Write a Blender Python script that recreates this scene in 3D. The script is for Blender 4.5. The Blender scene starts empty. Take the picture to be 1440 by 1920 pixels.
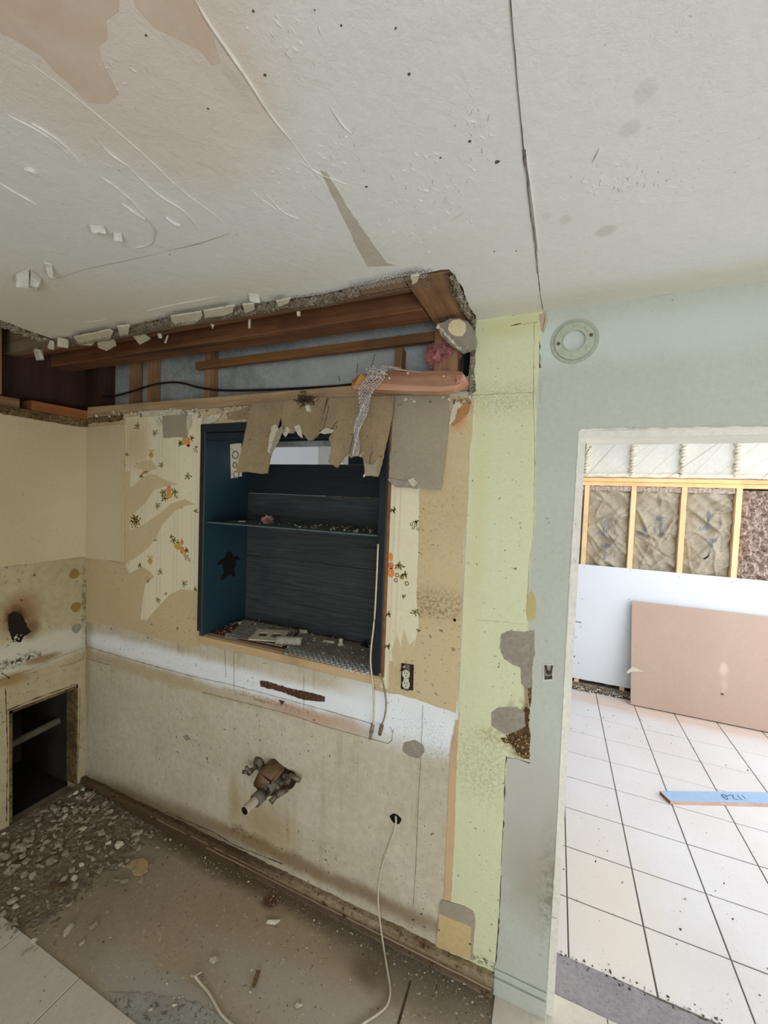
import bpy, bmesh, math, random
from mathutils import Vector, Matrix, noise
random.seed(11)
SC = bpy.context.scene
COL = SC.collection
V = Vector
# ------------------------------------------------------------------ camera
# surveyed camera: origin on the kitchen wall plane (y=0) below the door jamb, x right, y into wall, z up, metres
RX = V((0.9190311, 0.3922909, 0.0368984)); UP = V((-0.0494044, 0.0218192, 0.9985407)); FW = V((-0.3910768, 0.9195824, -0.0394334))
CAM = V((0, -1.4845, 1.7965)); FPX = 758.85
cd = bpy.data.cameras.new('camera'); cam = bpy.data.objects.new('camera', cd); COL.objects.link(cam)
cam.matrix_world = Matrix(((RX.x, UP.x, -FW.x, CAM.x), (RX.y, UP.y, -FW.y, CAM.y), (RX.z, UP.z, -FW.z, CAM.z), (0, 0, 0, 1)))
cd.sensor_fit = 'HORIZONTAL'; cd.sensor_width = 36; cd.lens = 36 * FPX / 1440; cd.clip_start = 0.02
SC.camera = cam
# ------------------------------------------------------------------ light, exposure
w = bpy.data.worlds.new('world'); SC.world = w; w.use_nodes = True
w.node_tree.nodes['Background'].inputs[0].default_value = (0.80, 0.88, 1.0, 1)
w.node_tree.nodes['Background'].inputs[1].default_value = 1.0
def area(name, loc, aim, sx, sy, power, col, spread=180):
    l = bpy.data.lights.new(name, 'AREA'); l.shape = 'RECTANGLE'; l.size = sx; l.size_y = sy; l.energy = power; l.color = col; l.spread = math.radians(spread)
    o = bpy.data.objects.new(name, l); COL.objects.link(o); o.location = loc
    o.rotation_euler = (V(aim) - V(loc)).to_track_quat('-Z', 'Y').to_euler(); return o
area('kitchen_window_light', (0.75, -3.30, 1.25), (-0.5, 0, 1.75), 1.9, 1.2, 50, (0.90, 0.955, 1.0))
area('kitchen_side_fill_light', (1.78, -1.0, 0.95), (-0.4, -0.7, 2.3), 1.3, 1.1, 30, (0.90, 0.955, 1.0))  # added lamp to brighten the ceiling and floor; the wall there is solid
area('sunroom_window_light', (3.05, 1.5, 1.5), (0.3, 1.6, 1.0), 2.2, 1.9, 65, (0.98, 0.985, 1.0))
area('sunroom_front_fill_light', (1.9, 0.30, 1.6), (1.0, 2.9, 1.0), 1.5, 1.7, 30, (0.98, 0.99, 1.0))  # added lamp facing the far wall; no window opening stands behind it
area('sunroom_skylight', (0.9, 1.5, 2.66), (0.9, 1.5, 0), 2.2, 1.3, 23, (1.0, 1.0, 1.0))
SC.view_settings.view_transform = 'Standard'; SC.view_settings.look = 'None'; SC.view_settings.gamma = 1
SC.view_settings.use_curve_mapping = False; SC.view_settings.exposure = -0.20
SC.cycles.max_bounces = 10; SC.cycles.diffuse_bounces = 6; SC.cycles.sample_clamp_indirect = 6
# ------------------------------------------------------------------ measuring helpers
XL = -2.507; ZC = 2.44
def at(px, py, ax, val):
    d = RX * (px - 720) + UP * (960 - py) + FW * FPX
    t = (val - CAM[ax]) / d[ax]; return CAM + d * t
def W(px, py, y=0.0): return at(px, py, 1, y)
def L(px, py, x=XL): return at(px, py, 0, x)
def F(px, py, z=0.0): return at(px, py, 2, z)
def CE(px, py, z=ZC): return at(px, py, 2, z)
def lin(c):
    r = []
    for v in c[:3]:
        v = v / 255.0; r.append(v / 12.92 if v <= 0.04045 else ((v + 0.055) / 1.055) ** 2.4)
    return (*r, 1)
# ------------------------------------------------------------------ materials
class N:
    def __init__(s, name):
        s.m = bpy.data.materials.new(name); s.m.use_nodes = True; s.t = s.m.node_tree
        s.b = s.t.nodes['Principled BSDF']; s.pos = s.t.nodes.new('ShaderNodeNewGeometry').outputs['Position']
    def n(s, t, **k):
        x = s.t.nodes.new(t)
        for a, b in k.items(): setattr(x, a, b)
        return x
    def l(s, a, b): s.t.links.new(a, b)
    def scaled(s, sc, off=(0, 0, 0)):
        m = s.n('ShaderNodeMapping'); s.l(s.pos, m.inputs[0]); m.inputs['Scale'].default_value = sc; m.inputs['Location'].default_value = off; return m.outputs[0]
    def noise(s, scale, detail=5, rough=0.6, vec=None, dist=0.0):
        x = s.n('ShaderNodeTexNoise'); x.inputs['Scale'].default_value = scale; x.inputs['Detail'].default_value = detail
        x.inputs['Roughness'].default_value = rough; x.inputs['Distortion'].default_value = dist; s.l(vec or s.pos, x.inputs['Vector']); return x
    def ramp(s, v, a, b, lo=0.0, hi=1.0):
        x = s.n('ShaderNodeMapRange', interpolation_type='SMOOTHSTEP'); s.l(v, x.inputs[0])
        for i, q in enumerate((a, b, lo, hi)): x.inputs[i + 1].default_value = q
        return x.outputs[0]
    def math(s, op, a, b=None):
        x = s.n('ShaderNodeMath', operation=op)
        for i, q in enumerate((a, b)):
            if q is None: continue
            if isinstance(q, (int, float)): x.inputs[i].default_value = q
            else: s.l(q, x.inputs[i])
        return x.outputs[0]
    def mix(s, f, a, b, mode='MIX'):
        x = s.n('ShaderNodeMix', data_type='RGBA', blend_type=mode)
        for i, q in ((0, f), (6, a), (7, b)):
            if isinstance(q, (int, float)): x.inputs[i].default_value = q
            elif isinstance(q, tuple): x.inputs[i].default_value = q
            else: s.l(q, x.inputs[i])
        return x.outputs[2]
def M(name, col, col2=None, vs=3.0, va=0.6, rough=0.85, fine=0.10, fs=60, specks=(), blobs=(), streaks=None, stripes=None, bump=None, metal=0.0, wave=None, sheen=0):
    g = N(name); c = lin(col)
    if col2: c = g.mix(g.ramp(g.noise(vs, 7, 0.65, dist=0.4).outputs[0], 0.5 - 0.22 / max(va, .1), 0.5 + 0.22 / max(va, .1)), lin(col), lin(col2))
    if stripes:     # vertical printed stripes on wallpaper: frequency along x
        s = g.n('ShaderNodeSeparateXYZ'); g.l(g.pos, s.inputs[0]); f, sc, am = stripes
        v = g.math('SINE', g.math('MULTIPLY', s.outputs[0], f)); v = g.ramp(v, 0.55, 0.95); v2 = g.math('SINE', g.math('MULTIPLY', s.outputs[0], f * 3.0)); v = g.math('MULTIPLY', v, g.ramp(v2, -0.6, 0.3))
        c = g.mix(g.math('MULTIPLY', v, am), c, lin(sc))
    if fine:
        c = g.mix(g.ramp(g.noise(fs, 4, 0.7).outputs[0], 0.25, 0.75, 0, fine * 2), c, lin(tuple(q * 0.62 for q in (col2 or col))))
    if streaks:     # (colour, amount, across scale, down scale)
        sc, am, a1, a2 = streaks
        v = g.noise(1.0, 4, 0.6, g.scaled((a1, a1, a2))).outputs[0]
        v = g.math('MULTIPLY', g.ramp(v, 0.52, 0.72), g.ramp(g.noise(2.2, 3).outputs[0], 0.40, 0.62))
        c = g.mix(g.math('MULTIPLY', v, am), c, lin(sc))
    for b in blobs:  # (centre, radii, colour, amount, softness, warp[, grain scale])
        ce, ra, bc, am, so, wa = b[:6]
        nz = g.noise(b[7] if len(b) > 7 else 9.0, 5, 0.6).outputs['Color']
        a = g.n('ShaderNodeVectorMath', operation='SUBTRACT'); g.l(nz, a.inputs[0]); a.inputs[1].default_value = (.5, .5, .5)
        a2 = g.n('ShaderNodeVectorMath', operation='SCALE'); g.l(a.outputs[0], a2.inputs[0]); a2.inputs['Scale'].default_value = wa * 2
        a3 = g.n('ShaderNodeVectorMath', operation='ADD'); g.l(a2.outputs[0], a3.inputs[0]); g.l(g.pos, a3.inputs[1])
        a4 = g.n('ShaderNodeVectorMath', operation='SUBTRACT'); g.l(a3.outputs[0], a4.inputs[0]); a4.inputs[1].default_value = tuple(ce)
        a5 = g.n('ShaderNodeVectorMath', operation='DIVIDE'); g.l(a4.outputs[0], a5.inputs[0]); a5.inputs[1].default_value = tuple(ra)
        ln = g.n('ShaderNodeVectorMath', operation='LENGTH'); g.l(a5.outputs[0], ln.inputs[0])
        f = g.ramp(ln.outputs['Value'], 1 + so, 1 - so, 0, am)
        if len(b) > 6 and b[6]: f = g.math('MULTIPLY', f, g.ramp(g.noise(b[6], 6, 0.75).outputs[0], 0.42, 0.60))
        c = g.mix(f, c, lin(bc))
    for sp in specks:  # (scale, threshold, colour, amount, cluster threshold)
        ss, th, sc, am, cl = sp
        f = g.ramp(g.noise(ss, 3, 0.6, dist=0.6).outputs[0], th - .045, th - .02, 0, am)
        f = g.math('MULTIPLY', f, g.ramp(g.noise(3.1, 2, 0.5, g.scaled((1, 1, 1), (ss * .1, 3, ss * .05))).outputs[0], cl, cl + 0.08))
        c = g.mix(f, c, lin(sc))
    if isinstance(c, tuple): g.b.inputs['Base Color'].default_value = c
    else: g.l(c, g.b.inputs['Base Color'])
    g.b.inputs['Roughness'].default_value = rough; g.b.inputs['Metallic'].default_value = metal
    if 'Specular IOR Level' in g.b.inputs: g.b.inputs['Specular IOR Level'].default_value = 0.35
    if bump:
        bs, bd = bump[:2]; h = g.noise(bs, 7, 0.68, dist=0.3).outputs[0]
        if len(bump) > 2: h = g.math('ADD', h, g.math('MULTIPLY', g.noise(bs * 6, 4, .7).outputs[0], bump[2]))
        bp = g.n('ShaderNodeBump'); bp.inputs['Strength'].default_value = 1; bp.inputs['Distance'].default_value = bd
        g.l(h, bp.inputs['Height']); g.l(bp.outputs[0], g.b.inputs['Normal'])
    return g.m
def wood(name, c1, c2, axis, rough=0.7, freq=30, bd=0.0008, blobs=()):
    g = N(name); s = [freq] * 3; s['xyz'.index(axis)] = freq * 0.045
    v = g.noise(1.0, 6, 0.6, g.scaled(tuple(s)), dist=0.8).outputs[0]
    c = g.mix(g.ramp(v, 0.32, 0.68), lin(c1), lin(c2))
    c = g.mix(g.ramp(g.noise(4, 4).outputs[0], 0.45, 0.75, 0, .5), c, lin(tuple(q * .7 for q in c1)))
    c = g.mix(g.ramp(g.noise(1.0, 2, .5, g.scaled(tuple(q * .22 for q in s))).outputs[0], 0.70, 0.74, 0, .7), c, lin(tuple(q * .5 for q in c1)))
    g.l(c, g.b.inputs['Base Color']); g.b.inputs['Roughness'].default_value = rough
    bp = g.n('ShaderNodeBump'); bp.inputs['Distance'].default_value = bd; g.l(v, bp.inputs['Height']); g.l(bp.outputs[0], g.b.inputs['Normal'])
    return g.m
# ------------------------------------------------------------------ mesh helpers
def new(name, bm, mats, parent=None, smooth=False, recalc=True):
    if recalc: bmesh.ops.recalc_face_normals(bm, faces=bm.faces)
    me = bpy.data.meshes.new(name); bm.to_mesh(me); bm.free()
    for m in (mats if isinstance(mats, (list, tuple)) else [mats]): me.materials.append(m)
    if smooth:
        for p in me.polygons: p.use_smooth = True
    o = bpy.data.objects.new(name, me); COL.objects.link(o)
    if parent: o.parent = parent
    return o
def tag(o, label, cat=None, group=None, kind=None):
    if label: o['label'] = label
    if cat: o['category'] = cat
    if group: o['group'] = group
    if kind: o['kind'] = kind
    return o
def empty(name, loc=(0, 0, 0)):
    # roots sit at the thing's base; parts are given in world coordinates and re-expressed by re_root() at the end
    o = bpy.data.objects.new(name, None); COL.objects.link(o); o.empty_display_size = 0.05; o['_base'] = tuple(loc); return o
def bx(bm, a, b, mi=0, bev=0.0):
    x0, y0, z0 = (min(a[i], b[i]) for i in range(3)); x1, y1, z1 = (max(a[i], b[i]) for i in range(3))
    v = [bm.verts.new(p) for p in ((x0, y0, z0), (x1, y0, z0), (x1, y1, z0), (x0, y1, z0), (x0, y0, z1), (x1, y0, z1), (x1, y1, z1), (x0, y1, z1))]
    fs = [bm.faces.new([v[i] for i in q]) for q in ((0, 3, 2, 1), (4, 5, 6, 7), (0, 1, 5, 4), (1, 2, 6, 5), (2, 3, 7, 6), (3, 0, 4, 7))]
    for f in fs: f.material_index = mi
    if bev:
        bmesh.ops.bevel(bm, geom=list({e for f in fs for e in f.edges}), offset=bev, segments=1, affect='EDGES')
    return v
def box(name, a, b, mat, parent=None, bev=0.0):
    bm = bmesh.new(); bx(bm, a, b, 0, bev); return new(name, bm, mat, parent)
def obox(bm, c, ax, ay, az, mi=0):  # oriented box from centre and half-axes
    c, ax, ay, az = V(c), V(ax), V(ay), V(az); v = []
    for k in (-1, 1):
        for i, j in ((-1, -1), (1, -1), (1, 1), (-1, 1)): v.append(bm.verts.new(c + ax * i + ay * j + az * k))
    for q in ((0, 3, 2, 1), (4, 5, 6, 7), (0, 1, 5, 4), (1, 2, 6, 5), (2, 3, 7, 6), (3, 0, 4, 7)): bm.faces.new([v[i] for i in q]).material_index = mi
def jag(pts, n, step=0.012, amp=0.003, seed=0):
    out = []; k = len(pts)
    for i in range(k):
        a, b = V(pts[i]), V(pts[(i + 1) % k]); d = b - a; m = max(1, int(d.length / step)); t = d.normalized().cross(V(n)) if d.length > 1e-6 else V((0, 0, 0))
        for j in range(m):
            p = a + d * (j / m)
            if amp: p += t * amp * (noise.noise(p * 55 + V((seed, 0, 0))) * 1.3 + noise.noise(p * 190 + V((0, seed, 0))) * 0.7) * (1 if j else 0.4)
            out.append(p)
    return out
from mathutils.geometry import delaunay_2d_cdt
_sl = [0]
def slab(name, pts, n, off, th, mat, parent=None, jg=None, bm=None, mi=0):
    own = bm is None
    if own: bm = bmesh.new()
    n = V(n).normalized(); p = [V(q) for q in pts]; _sl[0] += 1; off = off + (_sl[0] % 9) * .00007
    if jg: p = jag(p, n, *jg)
    o = p[0].copy(); u = (V((1, 0, 0)) if abs(n.x) < .8 else V((0, 1, 0))); u = (u - n * u.dot(n)).normalized(); v = n.cross(u); h = sum((q - o).dot(n) for q in p) / len(p)
    q2 = [V(((q - o).dot(u), (q - o).dot(v))) for q in p]
    vo, _, fo, *_r = delaunay_2d_cdt(q2, [], [list(range(len(q2)))], 1, 1e-5)
    P3 = [o + u * q.x + v * q.y + n * h for q in vo]
    a = [bm.verts.new(q + n * off) for q in P3]; b = [bm.verts.new(q + n * (off - th)) for q in P3]; cnt = {}
    for f in fo:
        for k in range(len(f)):
            e = (f[k], f[(k + 1) % len(f)]); key = tuple(sorted(e)); cnt[key] = None if key in cnt else e
    for f in fo:
        bm.faces.new([a[i] for i in f]).material_index = mi; bm.faces.new([b[i] for i in f][::-1]).material_index = mi
    for e in cnt.values():
        if e: bm.faces.new((a[e[0]], b[e[0]], b[e[1]], a[e[1]])).material_index = mi
    if own: return new(name, bm, mat, parent)
def tube(bm, pts, r, seg=8, mi=0, caps=True, r1=None):
    pts = [V(p) for p in pts]; rings = []
    for i, p in enumerate(pts):
        d = (pts[min(i + 1, len(pts) - 1)] - pts[max(i - 1, 0)]).normalized()
        u = d.cross(V((0, 0, 1)))
        if u.length < 0.05: u = d.cross(V((1, 0, 0)))
        u.normalize(); v = d.cross(u); rr = r if r1 is None else r + (r1 - r) * i / max(1, len(pts) - 1)
        rings.append([bm.verts.new(p + (u * math.cos(2 * math.pi * k / seg) + v * math.sin(2 * math.pi * k / seg)) * rr) for k in range(seg)])
    for a, b in zip(rings, rings[1:]):
        for k in range(seg): bm.faces.new((a[k], a[(k + 1) % seg], b[(k + 1) % seg], b[k])).material_index = mi
    if caps:
        for q in (rings[0][::-1], rings[-1]): bm.faces.new(q).material_index = mi
def pipe(bm, a, b, ro, ri, seg=20, mi=0, mi2=None):  # hollow pipe, open mouth at b
    a, b = V(a), V(b); d = (b - a).normalized(); u = d.cross(V((0, 0, 1))).normalized(); v = d.cross(u); R = []
    for p, r in ((a, ro), (b, ro), (b, ri), (a, ri)):
        R.append([bm.verts.new(p + (u * math.cos(2 * math.pi * k / seg) + v * math.sin(2 * math.pi * k / seg)) * r) for k in range(seg)])
    for q, (x, y) in enumerate(zip(R, R[1:] + R[:1])):
        for k in range(seg): bm.faces.new((x[k], x[(k + 1) % seg], y[(k + 1) % seg], y[k])).material_index = (mi2 if (mi2 is not None and q == 2) else mi)
def smooth_path(pts, n=6):
    pts = [V(p) for p in pts]; out = []
    for i in range(len(pts) - 1):
        p0, p1, p2, p3 = pts[max(i - 1, 0)], pts[i], pts[i + 1], pts[min(i + 2, len(pts) - 1)]
        for k in range(n):
            t = k / n; out.append(0.5 * ((2 * p1) + (p2 - p0) * t + (2 * p0 - 5 * p1 + 4 * p2 - p3) * t * t + (3 * p1 - p0 - 3 * p2 + p3) * t ** 3))
    return out + [pts[-1]]
def chunk(bm, c, r, flat=0.6, seed=None, mi=0, n=14):
    rnd = random.Random(seed if seed is not None else random.random()); c = V(c)
    vs = []
    rot = Matrix.Rotation(rnd.uniform(0, 6.28), 3, 'Z') @ Matrix.Rotation(rnd.uniform(-.35, .35), 3, 'X')
    sx, sy = rnd.uniform(.75, 1.25), rnd.uniform(.5, 1.0)
    for i in range(n):
        a = rnd.uniform(0, 6.28); z = rnd.choice((-1, 1)) * rnd.uniform(.5, 1); k = rnd.uniform(.7, 1)
        vs.append(bm.verts.new(c + rot @ V((math.cos(a) * sx * k, math.sin(a) * sy * k, z * flat)) * r))
    h = bmesh.ops.convex_hull(bm, input=vs)
    for g in h['geom']:
        if isinstance(g, bmesh.types.BMFace): g.material_index = mi
    bmesh.ops.delete(bm, geom=list({g for g in h['geom_interior'] + h['geom_unused'] if isinstance(g, bmesh.types.BMVert)}), context='VERTS')
def grid(bm, fn, nu, nv, mi=0):
    vs = [[bm.verts.new(fn(i / nu, j / nv)) for j in range(nv + 1)] for i in range(nu + 1)]
    for i in range(nu):
        for j in range(nv): bm.faces.new((vs[i][j], vs[i + 1][j], vs[i + 1][j + 1], vs[i][j + 1])).material_index = mi
    return vs
fb = lambda p, o=4: noise.fractal(p, 0.6, 2.1, o)
YN = V((0, -1, 0)); XN = V((1, 0, 0)); DN = V((0, 0, -1)); ZN = V((0, 0, 1))
def wp(*pp, y=0.0): return [W(a, b, y) for a, b in pp]
def lp(*pp): return [L(a, b) for a, b in pp]
def cp(*pp): return [CE(a, b) for a, b in pp]
def fp(*pp): return [F(a, b) for a, b in pp]
def R3(x, z, y=0.03): return (x, y, z)
# ------------------------------------------------------------------ material instances
dk = (70, 58, 42)
m_ceil = M('ceiling_paint', (228, 228, 226), (218, 218, 216), 1.2, .5, fine=.03, bump=(26, .0026, .16),
    blobs=[(CE(150, 40), (.22, .30, .1), (214, 202, 190), .6, .35, .05), (CE(60, -60), (.3, .3, .1), (214, 202, 190), .5, .4, .05),
           (CE(380, 60), (.045, .16, .1), (212, 200, 188), .5, .3, .02), (CE(255, 200), (.12, .05, .1), (216, 204, 202), .4, .5, .03),
           (CE(440, 150), (.01, .03, .1), (196, 190, 178), .6, .5, .006), (CE(525, 262), (.02, .02, .1), (200, 196, 188), .5, .6, .01),
           (CE(1135, 433), (.021, .021, .1), (198, 196, 188), .7, .3, .004), (CE(1060, 412), (.013, .016, .1), (204, 202, 195), .7, .3, .003), (CE(1183, 240), (.016, .016, .1), (200, 198, 192), .5, .3, .003), (CE(1210, 170), (.016, .02, .1), (200, 198, 192), .5, .3, .003), (CE(1025, 405), (.01, .012, .1), (206, 204, 196), .5, .3, .003),
           (V((-1.3, -.45, ZC)), (.75, .10, .1), (205, 200, 176), .4, .8, .03), (V((.6, -.05, ZC)), (1.3, .08, .1), (196, 190, 164), .5, .8, .02), (V((-1.9, -.55, ZC)), (.5, .22, .1), (200, 192, 166), .5, .8, .03)],
    specks=[(120, .735, (130, 126, 118), .6, .5)])
m_white = M('cabinet_back_paint', (214, 206, 186), (196, 186, 160), 2.2, .8, fine=.14, fs=28, streaks=((150, 130, 95), .55, 26, 1.6),
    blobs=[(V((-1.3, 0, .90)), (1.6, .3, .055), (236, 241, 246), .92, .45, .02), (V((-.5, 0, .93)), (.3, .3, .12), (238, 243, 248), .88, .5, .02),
           (W(560, 1335), (.16, .1, .03), (190, 150, 128), .6, .6, .03), (W(500, 1315), (.22, .1, .015), (140, 95, 65), .7, .6, .02, 60), (W(640, 1355), (.12, .1, .03), (190, 155, 130), .6, .6, .03),
           (W(450, 1560), (.12, .1, .025), (95, 62, 35), .9, .6, .03, 40), (W(440, 1500), (.03, .1, .12), (150, 125, 75), .5, .8, .02), (W(500, 1550), (.14, .1, .10), (160, 135, 85), .55, .8, .03),
           (W(560, 1620), (.9, .1, .035), (120, 95, 55), .75, .7, .03), (W(250, 1510), (.5, .1, .035), (110, 90, 55), .7, .7, .03), (V((-1.9, 0, .07)), (.6, .1, .05), (105, 82, 50), .8, .6, .03),
           (W(800, 1395), (.13, .1, .10), (120, 112, 85), .3, .7, .04, 120), (V((XL, 0, .85)), (.05, .1, .35), (150, 130, 90), .6, .7, .02), (V((-1.95, 0, .80)), (.7, .1, .03), (170, 150, 105), .5, .7, .02)],
    specks=[(62, .70, dk, .85, .44), (120, .70, (90, 78, 60), .7, .42), (30, .735, (105, 95, 78), .7, .5)], bump=(40, .0012))
m_beige = M('beige_under_paint', (208, 190, 152), (196, 176, 136), 2.5, .7, fine=.08,
    blobs=[(W(430, 1180), (.5, .2, .07), (202, 182, 142), .5, .7, .04), (W(830, 1240), (.12, .1, .3), (204, 184, 146), .5, .7, .03), (W(800, 1130), (.16, .1, .05), (105, 90, 55), .7, .7, .04, 95), (W(860, 780), (.03, .1, .05), (196, 120, 78), .6, .6, .02)],
    specks=[(66, .69, dk, .8, .44), (120, .71, (100, 86, 60), .7, .42)], bump=(60, .0005))
m_paper = M('striped_wallpaper', (232, 224, 196), (222, 213, 182), 3, .6, fine=.05, stripes=(52.0, (206, 196, 168), .8),
    specks=[(90, .725, (110, 98, 62), .7, .5)], blobs=[(W(255, 830), (.09, .1, .12), (188, 160, 112), .55, .7, .04), (W(355, 880), (.1, .1, .22), (236, 228, 196), .5, .8, .02)])
m_swath = M('wallpaper_backing', (212, 196, 158), (202, 184, 144), 6, .6, fine=.06)
m_green = M('pale_green_paint', (218, 220, 184), (210, 212, 174), 1.7, .6, fine=.05,
    blobs=[(W(935, 750), (.16, .1, .055), (120, 120, 82), .35, .7, .03, 130), (W(970, 1365), (.05, .1, .09), (108, 72, 28), .95, .5, .03, 38), (W(975, 1385), (.03, .1, .06), (88, 58, 22), .9, .5, .02), (W(940, 1385), (.07, .1, .03), (150, 125, 60), .7, .7, .03, 70), (W(990, 1280), (.01, .1, .22), (120, 82, 40), .7, .6, .008),
           (W(905, 1800), (.05, .1, .014), (70, 55, 28), .9, .6, .02, 60), (W(960, 610), (.12, .1, .04), (196, 196, 140), .6, .7, .02), (W(995, 1120), (.012, .1, .10), (190, 178, 110), .8, .4, .004), (W(905, 1440), (.12, .1, .12), (120, 120, 86), .35, .7, .05, 90), (W(895, 1000), (.03, .1, .5), (205, 200, 150), .4, .8, .02)],
    specks=[(58, .71, (84, 80, 50), .85, .40), (125, .72, (100, 96, 62), .7, .45)], bump=(30, .0010))
m_sage = M('grey_green_paint', (194, 198, 188), (184, 188, 177), 1.4, .6, fine=.07,
    blobs=[(W(1250, 620), (.45, .1, .07), (200, 211, 204), .6, .8, .04), (W(1030, 640), (.05, .1, .08), (200, 214, 206), .6, .7, .02), (W(1000, 1600), (.09, .1, .2), (150, 142, 126), .9, .8, .05), (W(1030, 1650), (.03, .1, .18), (112, 104, 86), .6, .7, .03, 30), (W(985, 1500), (.1, .1, .25), (186, 184, 176), .75, .7, .04)],  # first blob puts the light at upper right into the wall colour
    specks=[(60, .735, (120, 122, 108), .7, .48), (140, .74, (120, 120, 105), .6, .5)], bump=(34, .0016))
m_leftboard = M('cream_board_paint', (206, 192, 158), (196, 180, 144), 1.8, .7, fine=.06, specks=[(60, .745, dk, .8, .5)],
    blobs=[(V((-2.35, 0, 1.5)), (.2, .2, .5), (214, 204, 176), .6, .8, .03)], bump=(40, .0006))
m_left = M('stained_left_paint', (200, 187, 153), (182, 166, 130), 3, .7, fine=.14, fs=30,
    blobs=[(L(40, 1230), (.1, .5, .085), (206, 204, 186), .85, .4, .02), (L(130, 1195), (.1, .12, .05), (206, 200, 178), .8, .5, .02), (L(38, 1150), (.1, .085, .095), (140, 104, 58), .85, .6, .04), (L(30, 1160), (.1, .045, .055), (84, 52, 26), .9, .6, .04, None, 22), (L(60, 1180), (.1, .035, .05), (104, 72, 36), .8, .6, .03), (L(35, 1240), (.1, .12, .025), (48, 42, 32), .95, .6, .03, 55), (L(80, 1235), (.1, .08, .02), (140, 105, 55), .8, .6, .02),
           (L(20, 1275), (.1, .08, .03), (150, 118, 62), .8, .6, .02), (L(157, 1130), (.1, .012, .2), (90, 72, 42), .7, .6, .01, 50)],
    specks=[(60, .70, dk, .85, .42)], bump=(40, .0012))
m_plaster = M('bare_grey_plaster', (168, 160, 146), (150, 142, 128), 9, .7, fine=.2, bump=(90, .002))
m_rubble = M('crumbled_plaster', (196, 186, 168), (120, 104, 84), 30, 1.0, fine=.3, fs=120, specks=[(160, .60, (60, 48, 34), .9, .2)], bump=(120, .006))
m_flake = M('white_plaster_flake', (222, 218, 200), (196, 188, 164), 12, .7, fine=.14, specks=[(120, .68, (120, 105, 80), .7, .4)], bump=(80, .002))
m_paperback = M('grey_tan_board_back', (170, 150, 118), (146, 128, 98), 7, .8, fine=.14, fs=90, streaks=((120, 102, 76), .5, 60, 4), specks=[(70, .71, (70, 58, 42), .8, .45)], bump=(70, .0010))
m_paperback2 = M('grey_board_back', (168, 158, 136), (158, 148, 126), 5, .7, fine=.10, fs=90, specks=[(80, .72, (80, 70, 52), .8, .45)], bump=(70, .0008))
m_joist = wood('old_joist_wood', (96, 60, 36), (130, 86, 54), 'x'); m_joist_y = wood('old_joist_wood_y', (116, 84, 58), (148, 112, 80), 'y', freq=40)
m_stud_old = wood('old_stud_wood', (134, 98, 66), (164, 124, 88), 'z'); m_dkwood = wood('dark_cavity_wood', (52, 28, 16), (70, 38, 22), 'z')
m_plate = wood('dusty_plate_wood', (158, 130, 96), (184, 158, 122), 'x'); m_rail = wood('brown_rail_wood', (104, 70, 36), (132, 92, 50), 'x')
m_dustwood = wood('dusty_edge_wood', (150, 134, 108), (132, 104, 74), 'x')
m_sheath = M('blue_grey_sheathing', (186, 190, 188), (138, 144, 144), 7, .9, fine=.2, streaks=((120, 126, 128), .6, 14, 2), blobs=[(V((-.9, .1, 2.3)), (.4, .3, .2), (210, 214, 212), .4, .8, .03)])
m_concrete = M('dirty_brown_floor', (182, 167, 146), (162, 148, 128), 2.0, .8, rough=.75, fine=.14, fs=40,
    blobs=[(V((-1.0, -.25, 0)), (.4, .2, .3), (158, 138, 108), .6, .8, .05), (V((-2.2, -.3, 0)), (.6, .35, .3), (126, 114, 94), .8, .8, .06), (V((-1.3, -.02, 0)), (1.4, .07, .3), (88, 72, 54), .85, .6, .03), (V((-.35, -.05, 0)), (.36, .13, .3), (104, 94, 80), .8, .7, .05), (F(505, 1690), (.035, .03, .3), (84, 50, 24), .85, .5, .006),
           (F(600, 1900), (.5, .10, .3), (172, 164, 152), .8, .7, .04), (F(330, 1900), (.35, .07, .3), (160, 160, 156), .8, .6, .03), (F(690, 1820), (.06, .05, .3), (100, 84, 64), .7, .6, .02)],  # first blob here paints a patch of light onto the floor at bottom centre
    specks=[(70, .69, (196, 186, 166), .8, .42), (80, .70, (62, 50, 36), .8, .42), (160, .70, (190, 180, 160), .7, .40)], bump=(50, .0016))
m_tile1 = M('dusty_beige_tile', (208, 201, 190), (196, 188, 177), 3, .7, rough=.55, fine=.08, specks=[(70, .72, (96, 84, 66), .8, .45), (25, .74, (160, 140, 112), .6, .45)], bump=(60, .0006))
m_tile2 = M('white_floor_tile', (219, 218, 221), (206, 202, 200), 1.6, .6, rough=.38, fine=.04, specks=[(75, .735, (96, 88, 78), .8, .46), (120, .745, (120, 110, 98), .7, .46)],
    blobs=[(F(1130, 1700), (.22, .5, .2), (218, 208, 190), .6, .8, .04), (V((1.0, 2.65, 0)), (1.2, .12, .2), (206, 176, 152), .6, .7, .06)])
m_grout = M('dirty_grout', (120, 112, 102), (96, 88, 78), 8, .7)
m_thresh = M('grey_cement_patch', (158, 154, 156), (140, 134, 138), 8, .8, fine=.2, specks=[(90, .68, (96, 90, 88), .7, .4)], bump=(60, .002))
m_crack = M('dark_crack', (88, 76, 58), (52, 43, 32), 40, .8)
m_line = M('grey_scribe_line', (112, 100, 78), (84, 72, 54), 60, .8)
m_black = M('black_paint', (24, 28, 34), (34, 40, 48), 6, .6, rough=.45, specks=[(120, .745, (96, 100, 104), .7, .5)])
m_teal = M('dark_teal_paint', (38, 66, 78), (28, 50, 62), 3, .6, rough=.5, specks=[(110, .755, (140, 160, 168), .7, .5)])
m_charplank = wood('charcoal_plank', (44, 47, 50), (66, 69, 72), 'x', freq=90)
m_charplank2 = wood('dark_navy_plank', (16, 22, 28), (24, 32, 40), 'x', freq=30)
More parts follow.
